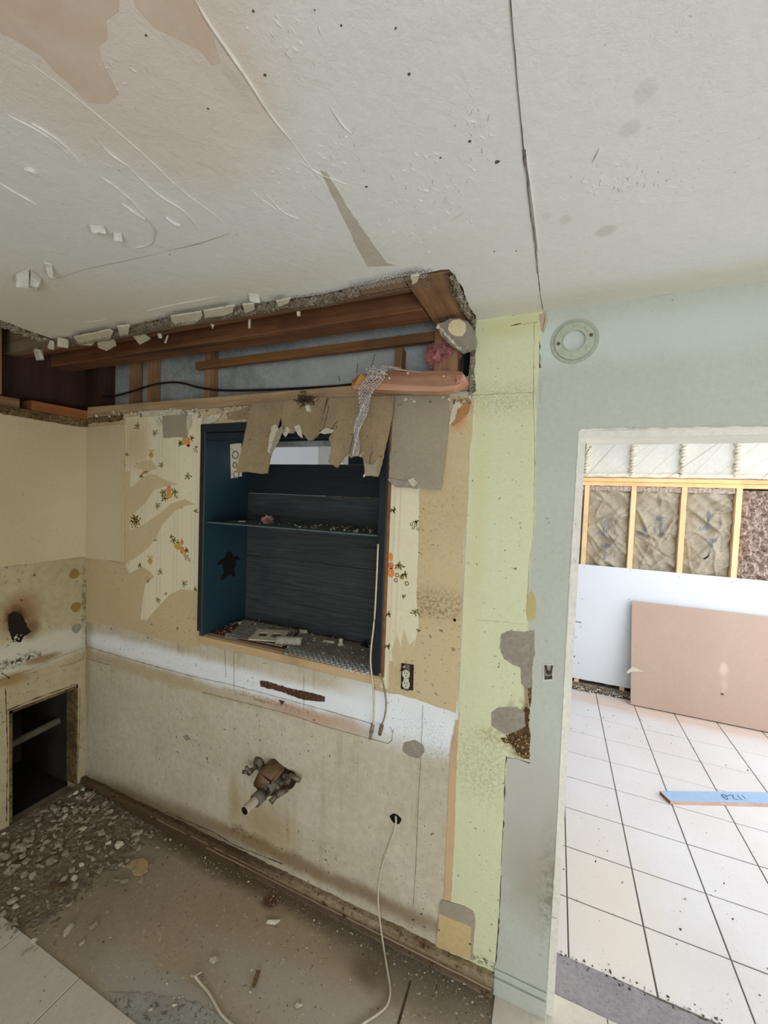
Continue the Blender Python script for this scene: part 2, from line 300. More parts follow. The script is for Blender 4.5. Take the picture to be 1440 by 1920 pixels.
m_void = M('black_void', (6, 5, 5))
m_tanwood = wood('raw_tan_wood', (186, 156, 116), (204, 176, 138), 'x'); m_tanwood_z = wood('raw_tan_wood_strip', (194, 162, 124), (204, 174, 136), 'z')
m_newwood = wood('new_pine_stud', (232, 194, 144), (244, 210, 164), 'z', freq=22); m_newplate = wood('new_pine_plate', (238, 194, 132), (246, 208, 154), 'x', freq=22)
m_drywall = M('new_white_drywall', (222, 226, 230), (214, 218, 224), 1.2, .5, fine=.02)
m_brownboard = M('brown_hardboard', (186, 162, 146), (176, 152, 136), 1.4, .7, rough=.6, fine=.05, blobs=[(at(1365, 1262, 1, 2.66), (.03, .3, .05), (210, 190, 174), .7, .5, .02), (at(1365, 1290, 1, 2.66), (.02, .3, .06), (200, 176, 158), .5, .7, .02)])
m_kraft = M('kraft_paper', (180, 169, 148), (160, 149, 128), 9, .8, rough=.5, fine=.08, bump=(22, .012, .1))
m_pink = M('mauve_fibreglass', (216, 196, 184), (180, 156, 144), 26, 1.0, rough=1, fine=.3, bump=(60, .008))
m_pink2 = M('pink_fibreglass', (204, 140, 140), (160, 96, 96), 40, 1.0, rough=1, fine=.3, bump=(90, .006))
m_blueink = M('blue_ink', (124, 126, 148), (146, 143, 144), 40, .6)
m_upper = M('white_lining_sheet', (226, 224, 214), (212, 210, 202), 6, .8, fine=.08, bump=(20, .003))
m_rib = M('white_rib', (240, 234, 216), (228, 220, 200), 20, .7)
m_bluepaint = M('blue_primer', (160, 188, 218), (148, 178, 210), 3, .5, rough=.5)
m_ink = M('pen_ink', (48, 56, 110)); m_redwood = wood('red_cut_end', (140, 70, 34), (170, 94, 50), 'z'); m_pinkwood = wood('pale_board_edge', (206, 172, 156), (190, 156, 138), 'x')
m_abs = M('grey_pipe', (112, 106, 96), (96, 90, 80), 20, .7, rough=.5); m_pvc = M('dirty_white_pipe', (196, 184, 164), (170, 156, 134), 20, .8, rough=.45)
m_valve = M('corroded_chrome', (138, 130, 112), (98, 90, 74), 40, .9, rough=.45, metal=.5, bump=(120, .002)); m_brownmetal = M('brown_sleeve', (128, 100, 72), (92, 66, 46), 18, .9, rough=.5)
m_pipein = M('rusty_pipe_inside', (70, 40, 24), (40, 24, 16), 30, .8)
m_cable = M('white_cable', (214, 204, 184), (196, 184, 160), 30, .7, rough=.45); m_cablegrey = M('dusty_cable', (150, 140, 120), (124, 114, 94), 30, .7, rough=.5)
m_blackcable = M('black_cable', (30, 28, 28), rough=.5); m_cream = M('cream_plastic', (212, 204, 182), rough=.4); m_blackmetal = M('black_box_metal', (26, 22, 20), (48, 38, 30), 50, .8, rough=.6)
m_wire = M('galvanised_wire', (206, 206, 208), rough=.4, metal=.2); m_wiredark = M('rusty_wire', (120, 106, 90), rough=.6, metal=.2)
m_brick = M('brick_red_board', (136, 78, 60), (112, 62, 50), 14, .8, fine=.2)
m_dustpaper = M('dusty_paper', (196, 190, 176), (160, 152, 136), 12, .9, fine=.2, specks=[(110, .66, (110, 98, 78), .8, .35)])
m_leaf = M('printed_olive', (104, 98, 44), (134, 120, 54), 60, .8); m_orange = M('printed_orange', (222, 122, 66), (232, 160, 96), 50, .8); m_gold = M('printed_gold', (190, 158, 76), (206, 176, 96), 50, .8); m_rose = M('printed_rose', (204, 112, 84), (214, 140, 110), 50, .8)
m_rot = M('rotten_base_wood', (150, 126, 82), (92, 70, 44), 9, 1.0, fine=.3, streaks=((70, 50, 30), .6, 8, 60), specks=[(60, .64, (54, 38, 24), .85, .35)], bump=(60, .003))
m_mustard = M('mustard_glue_spot', (158, 130, 62), (146, 118, 54), 20, .6, rough=.6)
# ================================================================== THE SETTING
tri_cut = None
# ---- kitchen floor
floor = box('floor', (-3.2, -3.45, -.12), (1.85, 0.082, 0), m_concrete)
tag(floor, 'stained brown kitchen floor with grit along the wall', kind='structure')
for i in range(-4, 10):          # kitchen tiles: full tiles in front of the old cabinet footprint
    x0 = -1.51 + i * .3665
    for j in range(3):
        y1 = -.603 - j * .3665
        a, b = max(x0, -2.5), min(x0 + .3665, 1.8)
        if b - a < .02: continue
        box('tile', (a + .002, y1 - .3635, -.004), (b - .002, y1, .007), m_tile1, floor, .0015)
for (a, b, c, d) in ((-.118, .2485, -.60, -.24), (-.118, .2485, -.236, .080), (.2525, .62, -.60, -.24), (.2525, .62, -.236, .080), (.624, .99, -.60, -.24), (.624, .99, -.236, .080), (.994, 1.36, -.60, -.24), (1.364, 1.73, -.60, -.24)):
    box('tile', (a, c, -.004), (b, d, .006), m_tile1, floor, .0015)
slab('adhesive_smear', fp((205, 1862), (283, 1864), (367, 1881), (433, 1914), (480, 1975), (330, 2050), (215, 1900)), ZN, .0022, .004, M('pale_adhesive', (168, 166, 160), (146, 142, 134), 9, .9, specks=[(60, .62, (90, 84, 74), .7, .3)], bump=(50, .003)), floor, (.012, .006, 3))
slab('tile_joint', fp((768, 1838), (772, 1840), (748, 1925), (743, 1925)), ZN, .001, .003, m_crack, floor)
# ---- threshold and sun-room floor
thr = slab('trim_1', [(.078, .082, 0), (1.05, .082, 0), (1.05, .215, 0), (.078, .235, 0)], ZN, .001, .12, m_thresh, None, (.012, .005, 5))
tag(thr, 'grey cement strip across the bare doorway threshold', kind='structure')
fl2 = box('floor.001', (-2.8, .2, -.12), (3.1, 2.9, -.004), m_grout); tag(fl2, 'white square tile floor of the bright room through the doorway', kind='structure')
xs = [-.765, -.466, -.167, .132] + [.132 + .2985 * k for k in range(1, 11)]
ys = [.232, .504] + [.504 + .298 * k for k in range(1, 9)]
for i in range(len(xs) - 1):
    for j in range(len(ys) - 1):
        y1 = min(ys[j + 1], 2.80)
        box('tile', (xs[i] + .003, ys[j] + .003, -.012), (xs[i + 1] - .003, y1 - .003, random.uniform(-.0005, .0008)), m_tile2, fl2, .0012)
# ---- ceiling with the L-shaped hole where the soffit was torn out
cedge = [(842, 505), (800, 511), (752, 518), (700, 530), (671, 536), (606, 552), (560, 558), (520, 564), (470, 571), (440, 576), (380, 585), (320, 594), (280, 603), (243, 612), (190, 622), (133, 632), (103, 637), (60, 622), (30, 611), (0, 600)]
ce = [CE(a, b) for a, b in cedge]
outl = [V((1.85, -3.45, ZC)), V((1.85, 0, ZC)), V((-.293, 0, ZC)), V((-.302, -.12, ZC)), V((-.296, -.24, ZC))] + ce + [V((-2.1, -1.25, ZC)), V((-2.62, -1.25, ZC)), V((-2.62, -3.45, ZC))]
ceil = slab('ceiling', outl, DN, 0, .022, m_ceil, None, (.02, .004, 9)); tag(ceil, 'white plaster ceiling with scrapes, peeling flakes and a torn-out soffit', kind='structure')
m_stain = M('bare_tan_skim', (202, 180, 162), (212, 196, 182), 9, .9, fine=.05)
slab('tan_skim_patch', cp((-60, -60), (235, -60), (222, 20), (200, 70), (190, 110), (212, 150), (226, 178), (200, 193), (166, 190), (130, 158), (78, 105), (30, 72), (-40, 40)), DN, .0005, .002, m_stain, ceil, (.02, .010, 2))
slab('tan_skim_patch', cp((240, -60), (352, -60), (385, 30), (402, 70), (411, 112), (398, 122), (378, 96), (340, 76), (288, 50), (255, 12)), DN, .0005, .002, m_stain, ceil, (.02, .007, 4))
def ridge(name, pts, wd, h, mat, parent=ceil, seed=1, taper=True):
    P = smooth_path(pts, 5); bm = bmesh.new(); prev = None; n = len(P)
    for i, p in enumerate(P):
        d = (P[min(i + 1, n - 1)] - P[max(i - 1, 0)]).normalized(); s = d.cross(DN) ; k = (.45 + .55 * math.sin(math.pi * i / (n - 1))) if taper else 1
        ww = wd * .5 * k * (1 + .9 * noise.noise(p * 40 + V((seed, 0, 0)))); q = p + s * wd * .5 * noise.noise(p * 25 + V((0, 0, seed)))
        r = [bm.verts.new(q - s * ww), bm.verts.new(q + DN * h * k), bm.verts.new(q + s * ww)]
        if prev:
            for a in range(2): bm.faces.new((prev[a], prev[a + 1], r[a + 1], r[a]))
        prev = r
    return new(name, bm, mat, parent)
m_ridge = M('plaster_ridge_white', (226, 224, 216), (206, 204, 198), 30, .9)
ridge('plaster_ridge', cp((362, -10), (385, 30), (430, 95), (470, 155), (505, 210), (545, 262)), .0030, .005, m_ridge)
ridge('plaster_ridge', cp((545, 262), (580, 310), (625, 366)), .0012, .002, m_ridge)
slab('seam_tape', cp((600, 318), (612, 322), (660, 400), (725, 492), (742, 497), (690, 500), (678, 480), (640, 400)), DN, .0006, .002, M('bare_seam_tape', (196, 190, 178), (184, 177, 163), 20, .7), ceil, (.012, .002, 4))
ridge('seam_crack', cp((957, -5), (964, 80), (972, 170), (982, 280)), .0016, .003, m_line, taper=False)
ridge('seam_crack', cp((982, 280), (988, 330), (995, 390), (1004, 460), (1009, 512)), .0042, .004, M('torn_seam_paper', (160, 156, 146), (112, 106, 96), 60, .9), taper=False)
ridge('seam_crack', cp((1009, 512), (1013, 550), (1018, 580)), .0020, .002, m_line, taper=False)
ridge('plaster_ridge', cp((986, 280), (992, 330), (1000, 390), (1009, 470)), .0014, .004, m_ridge, taper=False)
for i, (pp, wd, h) in enumerate((
    (((60, 230), (110, 262), (160, 312)), .004, .004), (((175, 252), (205, 285), (240, 310)), .0018, .003), (((240, 310), (290, 358), (345, 395), (372, 430)), .0018, .004),
    (((0, 343), (30, 360), (68, 382)), .002, .004), (((187, 328), (230, 360), (275, 405), (291, 430), (282, 455), (250, 465)), .0022, .005), (((228, 380), (250, 395), (272, 410)), .003, .006),
    (((310, 405), (325, 415), (338, 422)), .003, .006), (((425, 425), (400, 400), (340, 355), (260, 280), (140, 180), (60, 120)), .0012, .002), (((500, 365), (530, 395), (560, 410)), .0015, .003),
    (((470, 355), (490, 372), (530, 400)), .001, .002), (((275, 583), (330, 570), (410, 556)), .0022, .003), (((160, 603), (190, 600), (205, 593)), .0016, .002),
    (((620, 200), (640, 230), (660, 250)), .0012, .003), (((560, 300), (600, 325), (650, 345)), .0013, .0025), (((1110, 305), (1118, 290), (1124, 277)), .0012, .003), (((845, 415), (858, 405), (868, 398)), .0008, .002),
    (((45, 315), (60, 316), (70, 325)), .004, .008), (((15, 215), (90, 255), (155, 312)), .0012, .003))):
    ridge('plaster_ridge', cp(*pp), wd, h, m_ridge, seed=i)
ridge('ceiling_crack', cp((432, 437), (370, 457), (310, 471)), .0012, .0012, m_line); ridge('ceiling_crack', cp((310, 471), (230, 490), (160, 505), (90, 528)), .0010, .001, m_line)
# scraped patches of lifted skim, one small facet each
bm = bmesh.new(); rr = random.Random(3)
for (cx, cy, sx, sy, n) in ((820, 370, 90, 70, 75), (640, 300, 60, 55, 38), (880, 240, 50, 60, 22), (1190, 340, 120, 30, 55), (560, 340, 60, 40, 18), (520, 60, 90, 50, 14), (230, 130, 60, 50, 14), (780, 440, 70, 30, 30)):
    for k in range(n):
        p = CE(cx + rr.gauss(0, sx * .5), cy + rr.gauss(0, sy * .5)); a = rr.uniform(.5, 2.2) ; l = rr.uniform(.003, .010); ww = rr.uniform(.001, .003)
        if p.y > -.42: continue
        d = V((math.cos(a), math.sin(a), 0)); s = V((-d.y, d.x, 0)); q = [bm.verts.new(p - d * l), bm.verts.new(p + s * ww), bm.verts.new(p + d * l), bm.verts.new(p - s * ww * .3 + DN * rr.uniform(.0012, .003))]
        bm.faces.new((q[0], q[1], q[3])); bm.faces.new((q[1], q[2], q[3])); bm.faces.new((q[2], q[0], q[3]))
tag(new('lifted_skim', bm, m_ceil, ceil), None, kind='stuff')
for k, (px, py, r) in enumerate(((881, 264, .006), (932, 303, .010), (687, 350, .006), (222, 438, .007), (318, 477, .004), (927, 471, .004), (968, 470, .004), (767, 138, .005), (742, 52, .003), (497, 140, .005), (274, 66, .004), (475, 20, .004), (390, 203, .004), (826, 295, .004), (590, 18, .002), (640, 47, .003))):
    c = CE(px, py); slab('nail_hole', [c + V((math.cos(a) * r * .48 * (1 + .4 * math.sin(k + a * 3)), math.sin(a) * r * .42, 0)) for a in [i * .785 for i in range(8)]], DN, .0007, .002, m_line, ceil)
# ---- roof space above the torn soffit
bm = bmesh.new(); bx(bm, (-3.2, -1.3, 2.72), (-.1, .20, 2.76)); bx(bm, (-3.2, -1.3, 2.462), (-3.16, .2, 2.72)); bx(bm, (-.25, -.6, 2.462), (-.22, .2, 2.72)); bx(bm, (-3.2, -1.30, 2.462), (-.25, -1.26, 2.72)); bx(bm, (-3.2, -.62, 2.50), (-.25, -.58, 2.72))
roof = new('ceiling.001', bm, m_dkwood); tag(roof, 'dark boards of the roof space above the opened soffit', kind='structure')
box('joist', (-3.1, -.335, 2.448), (-.46, -.285, 2.56), m_dustwood, roof, .002); box('joist', (-3.1, -.275, 2.455), (-.46, -.236, 2.60), m_joist, roof, .002)
box('joist', (-3.1, -.125, 2.448), (-.46, -.02, 2.52), m_joist, roof, .003); box('joist', (-3.1, -.215, 2.50), (-.46, -.17, 2.65), m_joist, roof, .003)
box('blocking', (-.452, -.335, 2.442), (-.306, .06, 2.60), m_joist_y, roof, .003)
# ragged plaster rim with wire lath along the edge
def rim(path, wd, nrm, name, parent, mat, seed, drop=.02, n_u=None, nv=7, inward=None):
    P = smooth_path(path, 8); n = len(P) - 1; bm = bmesh.new()
    def fn(u, v):
        i = min(int(u * n), n - 1); f = u * n - i; p = P[i].lerp(P[i + 1], f); s = inward
        q = p + s * wd * v * (1 + .35 * noise.noise(V((p.x * 22, p.y * 22, seed)))) + nrm * (drop * math.sin(min(1, v * 1.1) * math.pi) + .006 * noise.noise(p * 60 + V((v * 9, seed, 0))) + .012 * abs(fb(p * 38 + V((v * 7, 0, seed)))) )
        return q
    grid(bm, fn, n_u or n * 3, nv); return new(name, bm, mat, parent)
right_path = [V((-.300, -.335, ZC)), V((-.300, -.2, ZC)), V((-.300, -.1, ZC)), V((-.296, -.004, ZC - .002))]
back_path = [p + V((0, -.004, 0)) for p in ce[:17]]; left_path = ce[16:] + [V((-2.1, -.9, ZC))]
rim(back_path[4:], .05, DN, 'plaster_rim', ceil, m_rubble, 2, .016, 360, 8, V((0, 1, 0)))
rim(left_path, .055, DN, 'plaster_rim', ceil, m_rubble, 5, .014, 90, 8, V((-1, 0, 0)))
rim(right_path, .028, DN, 'plaster_rim', ceil, m_rubble, 8, .008, 110, 6, V((-1, 0, 0)))
# white flakes of plaster still hanging on the rim, each its own piece
for k, q in enumerate((((138, 633), (205, 619), (212, 622), (206, 637), (178, 640), (172, 648), (150, 647)), ((220, 613), (243, 611), (240, 628), (225, 630)), ((320, 594), (378, 585), (380, 592), (368, 606), (330, 611), (322, 603)), ((382, 584), (440, 574), (436, 586), (420, 592), (384, 597)),
                       ((455, 572), (476, 570), (478, 580), (460, 588)), ((518, 566), (545, 560), (541, 568), (522, 576)), ((183, 642), (214, 637), (218, 648), (200, 658), (184, 652)), ((250, 632), (270, 628), (282, 636), (262, 646)), ((770, 520), (785, 517), (783, 528), (774, 534)))):
    slab('plaster_flake', [CE(a, b, ZC - .024) for a, b in q], DN, 0, .006, m_flake, ceil, (.006, .002, k))
for k, (px, py, r, f, d) in enumerate(((72, 664, .030, .9, .05), (118, 643, .024, .9, .02), (96, 648, .02, .9, .015), (468, 607, .006, 3, .03), (312, 636, .007, 2.5, .03), (398, 612, .012, .8, .0), (300, 630, .012, .8, 0), (560, 588, .010, .8, 0))):
    bm = bmesh.new(); c = CE(px, py, ZC - .03); chunk(bm, (0, 0, 0), r, f, k + 50, n=18); o = new('hanging_plaster_lump', bm, m_flake, ceil); o.location = c
# expanded wire lath (hexagonal) along the rim
def hexwire(name, fn, nu, nv, r, mat, parent, skip=0.0, seed=0):
    bm = bmesh.new(); rnd = random.Random(seed); seen = set()
    for i in range(nu):
        for j in range(nv):
            cx = i * 1.5; cy = j * 1.732 + (.866 if i % 2 else 0)
            pts = [(cx + math.cos(a * 1.0472), cy + math.sin(a * 1.0472)) for a in range(6)]
            for a in range(6):
                p, q = pts[a], pts[(a + 1) % 6]; key = tuple(sorted(((round(p[0], 1), round(p[1], 1)), (round(q[0], 1), round(q[1], 1)))))
                if key in seen: continue
                seen.add(key)
                if rnd.random() < skip: continue
                A, Bp = fn(p[0], p[1]), fn(q[0], q[1])
                if A is None or Bp is None: continue
                tube(bm, [A, Bp], r, 3, caps=False)
    return tag(new(name, bm, mat, parent, recalc=False), None, kind='stuff')
P_ = smooth_path(back_path, 10)
def along(path, s):
    acc = 0
    for a, b in zip(path, path[1:]):
        l = (b - a).length
        if acc + l >= s: return a.lerp(b, (s - acc) / l)
        acc += l
    return None
hs = .0060
def lf(u, v):
    p = along(P_, u * hs + .05)
    if p is None: return None
    t = v * hs / .062; return p + V((0, -.012 + .062 * t, -.006 - .022 * math.sin(min(1, max(0, t)) * 3.0) + .006 * noise.noise(p * 30 + V((v, 0, 0)))))
hexwire('wire_lath', lf, 205, 6, .0007, m_wiredark, ceil, .10)
lf2 = lambda u, v: (lambda p: None if p is None else p + V((0, -.03 + v * hs, -.004 - .003 * noise.noise(p * 20))))(along(P_, u * hs + .07))
hexwire('wire_lath', lf2, 26, 5, .0008, m_wire, ceil, .05, 4)
# ---- kitchen wall with the niche, soffit cavity and doorway (wall plane y = 0)
wall = empty('wall_back'); tag(wall, 'kitchen wall of cream, beige and green patches beside the doorway', kind='structure')
bm = bmesh.new()
for a, b in (((-2.6, 0, 0), (-1.612, .2, 2.19)), ((-1.612, 0, 0), (-.600, .2, 1.03)), ((-1.612, 0, 2.115), (-.600, .2, 2.19)), ((-.600, 0, 0), (-.300, .2, 2.19))): bx(bm, a, b)
new('drywall_panel', bm, m_white, wall)
bm = bmesh.new(); bx(bm, (-.300, 0, 0), (-.200, .2, 2.46)); new('drywall_panel', bm, m_green, wall)
slab('green_paint_layer', [V((-.299, 0, .0)), V((-.299, 0, 2.439)), W(1010, 584), W(1020, 582), W(1014, 640), W(1006, 750), W(1004, 850), W(1002, 1000), W(994, 1060), W(989, 1160), W(994, 1182), W(997, 1240), W(994, 1340), W(992, 1426), W(950, 1419), W(946, 1500), W(941, 1620), W(929, 1812), W(925, 1860)], YN, .0010, .0030, m_green, wall, (.02, .0022, 4))
bm = bmesh.new(); bx(bm, (-.200, 0, 0), (.055, .198, 2.46)); bx(bm, (.055, 0, 2.034), (1.05, .198, 2.46)); bx(bm, (1.05, 0, 0), (1.85, .198, 2.46)); new('drywall_panel', bm, m_sage, wall)
# cavity above z 2.19
box('sheathing_panel', (-3.16, .115, 2.16), (-.30, .135, 2.72), m_sheath, wall)
box('top_plate', (-2.50, -.004, 2.192), (-.305, .088, 2.243), m_plate, wall, .002)
for x in (-2.235, -2.09, -1.668, -.635):
    wd = .034 if x != -.635 else .03
    box('stud', (x, .055 if x < -.7 else .062, 2.243), (x + wd, .112, 2.60 if x < -.7 else 2.40), m_stud_old, wall, .0015)
box('rail', (-1.70, .026, 2.397), (-.42, .056, 2.432), m_rail, wall, .0015)
box('stud', (-2.50, .02, 2.243), (-2.44, .112, 2.70), m_dkwood, wall); box('stud', (-.452, .0, 2.243), (-.36, .07, 2.44), m_stud_old, wall, .002); box('stud', (-.345, .03, 2.243), (-.306, .11, 2.44), m_void, wall)
# beige paint area, wallpaper remnants, swaths
slab('beige_paint_layer', wp((161, 770), (250, 772), (376, 775), (376, 1214), (345, 1209), (300, 1198), (240, 1180), (200, 1172), (161, 1166)), YN, .0010, .003, m_beige, wall, (.02, .004, 1))
slab('beige_paint_layer', wp((727, 745), (889, 745), (886, 800), (880, 860), (877, 960), (869, 1010), (868, 1080), (866, 1130), (862, 1240), (855, 1337), (800, 1318), (752, 1303), (700, 1294), (714, 1250)), YN, .0010, .003, m_beige, wall, (.02, .004, 2))
slab('beige_paint_layer', wp((376, 770), (730, 742), (730, 800), (376, 800)), YN, .0010, .003, m_beige, wall)
wallp = slab('wallpaper', wp((236, 783), (300, 776), (379, 772), (373, 1110), (362, 1107), (342, 1104), (319, 1114), (300, 1134), (276, 1162), (264, 1162), (270, 1110), (274, 1094), (290, 1082), (283, 1072), (266, 1062), (242, 1076), (236, 1055)), YN, .0018, .001, m_paper, wall, (.014, .0018, 3))
wallp2 = slab('wallpaper', wp((722, 790), (787, 785), (786, 925), (785, 1010), (781, 1120), (786, 1170), (776, 1215), (760, 1235), (730, 1240), (728, 1292), (712, 1288), (718, 1100)), YN, .0018, .001, m_paper, wall, (.014, .0018, 6))
for k, q in enumerate((((236, 914), (250, 912), (266, 897), (280, 889), (292, 890), (303, 897), (334, 908), (312, 912), (292, 917), (272, 944), (246, 968), (236, 972)), ((236, 998), (258, 990), (276, 979), (300, 963), (322, 944), (348, 936), (366, 946), (350, 948), (328, 958), (305, 985), (292, 1010), (278, 1028), (252, 1048), (236, 1054)),
                      ((236, 884), (245, 884), (244, 1058), (236, 1055)), ((250, 874), (266, 866), (284, 862), (296, 878), (280, 884), (262, 880)), ((735, 1220), (745, 1190), (752, 1212), (758, 1180), (768, 1210), (778, 1200), (774, 1225), (755, 1240), (738, 1250)))):
    slab('torn_backing', wp(*q), YN, .0024, .001, m_swath, wallp if k < 4 else wallp2, (.01, .0012, k + 9))
# printed motifs: flat print on the wallpaper
pc = [0]
def motif(px, py, kind, s=1.0, a0=0.0):
    rnd = random.Random(int(px * 7 + py)); bm = bmesh.new(); c = W(px, py); S = s * (.058 if kind in ('urn', 'pots', 'halfurn', 'urntop', 'crown', 'bush') else .042); pc[0] += 1; dz = .00006 * (pc[0] % 5)
    def el(u, v, a, b, rot, mi, lay=0, n=12, point=False):
        vs = []
        for i in range(n):
            t = i / n * 2 * math.pi; x, y = math.cos(t) * a, math.sin(t) * b * ((abs(math.cos(t * .5 + 1.57)) ** .6 + .35) if point else 1)
            x, y = x * math.cos(rot) - y * math.sin(rot), x * math.sin(rot) + y * math.cos(rot)
            x, y = (u + x), (v + y); x, y = x * math.cos(a0) - y * math.sin(a0), x * math.sin(a0) + y * math.cos(a0)
            vs.append(bm.verts.new(c + V((x * S, -.0022 - lay * .0002 - dz, y * S))))
        bm.faces.new(vs[::-1]).material_index = mi
    def ring(u, v, r, mi):
        A = []
        for i in range(12):
            t = i / 12 * 6.2832; A.append([bm.verts.new(c + V(((u + math.cos(t) * q) * S, -.0022 - dz, (v + math.sin(t) * q) * S))) for q in (r, r * .55)])
        for i in range(12): j = (i + 1) % 12; bm.faces.new((A[i][0], A[j][0], A[j][1], A[i][1])).material_index = mi
    def spray(u, v, n, r, mi=0):
        a = rnd.uniform(0, 6.28)
        for i in range(n): t = a + i * 2.4; k = .25 + .75 * i / n; el(u + math.cos(t) * r * k, v + math.sin(t) * r * k * .8, .17, .07, t + rnd.uniform(-.5, .5), mi, 0, 8, True)
        el(u, v, r * .9, .018, a, mi, 0, 6); el(u, v, r * .7, .018, a + 1.3, mi, 0, 6)
    if kind == 'spray': spray(0, 0, 8, .55)
    if kind == 'sprig': spray(0, 0, 5, .38)
    if kind == 'bush': spray(0, 0, 22, .95); spray(.1, .1, 14, .6, 2)
    if kind == 'rings':
        for u, v in ((0, 0), (.42, -.08), (.2, -.35), (.68, -.42)): ring(u, v, .16, 0)
        spray(.5, .25, 4, .3)
    if kind == 'red': spray(0, 0, 4, .3, 3); el(0, .05, .2, .12, .6, 3, 1)
    if kind == 'redspray': spray(-.3, -.3, 6, .4); el(.05, .1, .32, .13, 1.0, 3, 1); spray(.6, .3, 6, .5)
    if kind == 'crown':
        el(0, 0, .36, .38, 0, 2, 1, 4)
        for u in (-.28, -.1, .1, .28): el(u, .4, .05, .16, 0, 2, 1, 6)
        for u in (-.1, .02, .14): el(0, u, .3, .012, .05, 0, 2, 6)
    if kind == 'urn':
        spray(-.75, 0, 8, .5); spray(.8, .1, 8, .5); el(0, .28, .38, .32, 0, 1, 1); el(.05, .62, .24, .08, 0, 3, 2); el(.1, -.28, .46, .3, .2, 2, 2); el(-.1, -.02, .3, .05, .3, 3, 3); spray(-.6, -.6, 7, .5)
    if kind == 'pots':
        spray(-.9, .5, 7, .45); el(-.3, 0, .48, .42, 0, 2, 1); el(-.3, .5, .2, .22, 0, 2, 1); el(.28, .42, .22, .28, 0, 3, 2); el(.3, .75, .05, .16, 0, 3, 2); el(.35, -.42, .32, .4, 0, 1, 2); el(.3, -.1, .18, .1, 0, 3, 3)
        spray(.95, -.35, 6, .38)
        for u, v in ((.7, -.9), (1.1, -.95), (.9, -1.2), (1.35, -1.3)): ring(u, v, .17, 0)
    if kind == 'urntop':
        spray(-.75, -.1, 8, .4); el(-.22, .1, .36, .4, 0, 2, 1); el(.36, .0, .28, .48, 0, 1, 2); el(.36, -.38, .26, .12, 0, 3, 2); spray(.85, .4, 5, .35)
    if kind == 'halfurn':
        for u, v, a, b, mi in ((-.05, 1.0, .2, .38, 1), (0, .25, .28, .3, 3), (.05, -.35, .3, .42, 1)): el(u, v, a, b, 0, mi, 1)
        spray(.75, .3, 8, .45); ring(.6, -.5, .2, 0); ring(1.05, -.6, .2, 0); ring(.5, -.95, .18, 0); ring(1.5, -1.1, .2, 0); spray(1.3, -.4, 5, .4)
    return new('printed_motif', bm, [m_leaf, m_orange, m_gold, m_rose], wallp if px < 400 else wallp2, recalc=False)
for a in ((258, 799, 'spray', 1.1), (291, 812, 'spray'), (238, 852, 'sprig'), (284, 853, 'crown', .95), (303, 872, 'spray', .9), (349, 829, 'urntop', .85), (364, 842, 'rings', .8), (353, 893, 'spray', 1.1), (268, 889, 'redspray', .95), (317, 924, 'urn', .9), (296, 948, 'spray'), (253, 977, 'bush', .95), (368, 958, 'sprig'), (342, 950, 'sprig', .7),
          (338, 1024, 'pots', .85), (322, 1006, 'sprig'), (291, 1012, 'sprig', .8), (282, 1052, 'crown', 1.0), (263, 1060, 'sprig', 1.1), (301, 1072, 'spray', .95), (346, 1094, 'spray', 1.0), (312, 1113, 'red', .9), (297, 1125, 'spray', .9), (278, 1090, 'sprig', .7), (367, 1105, 'sprig'), (258, 870, 'sprig', .6), (332, 932, 'sprig', .6),
          (738, 957, 'sprig', 1.1), (772, 983, 'rings', .95), (733, 1066, 'halfurn', .8), (779, 1148, 'spray', .9), (729, 1152, 'sprig'), (728, 1212, 'sprig'), (785, 1182, 'sprig', .6), (757, 1118, 'sprig', .7), (333, 1178, 'sprig', .6), (285, 1170, 'sprig', .5)): motif(*a)
# pale cream board panels at the corner (two, one on each wall)
slab('cream_board', wp((164.5, 801), (233, 796), (234.5, 1053), (163.5, 1046)), YN, .009, .009, m_leftboard, wall, (.02, .001, 4))
slab('cream_board_edge', wp((233, 796), (236, 797), (238, 1056), (234.5, 1054)), YN, .006, .006, m_beige, wall)
# seams, scribed lines, cracks and stains on the main wall
def strip(pp, wd, mat, off=.0022, plane=W, n=YN, name='scribed_line', seed=0, parent=None):
    P = [plane(a, b) for a, b in pp]; bm = bmesh.new(); P = jag_path(P, n, seed); prev = None
    for i, p in enumerate(P):
        d = (P[min(i + 1, len(P) - 1)] - P[max(i - 1, 0)]).normalized(); s = d.cross(V(n)); ww = wd * .75 * max(.12, .8 + 1.7 * noise.noise(p * 38 + V((seed, 3, 1))))
        r = [bm.verts.new(p - s * ww + V(n) * off * .2), bm.verts.new(p + V(n) * off), bm.verts.new(p + s * ww + V(n) * off * .2)]
        if prev:
            for a in range(2): bm.faces.new((prev[a], prev[a + 1], r[a + 1], r[a]))
        prev = r
    return new(name, bm, mat, parent or wall)
def jag_path(P, n, seed):
    out = []
    for a, b in zip(P, P[1:]):
        d = b - a; m = max(1, int(d.length / .015)); t = d.normalized().cross(V(n))
        for j in range(m): p = a + d * (j / m); out.append(p + t * .0015 * noise.noise(p * 40 + V((seed, 0, 0))))
    return out + [P[-1]]
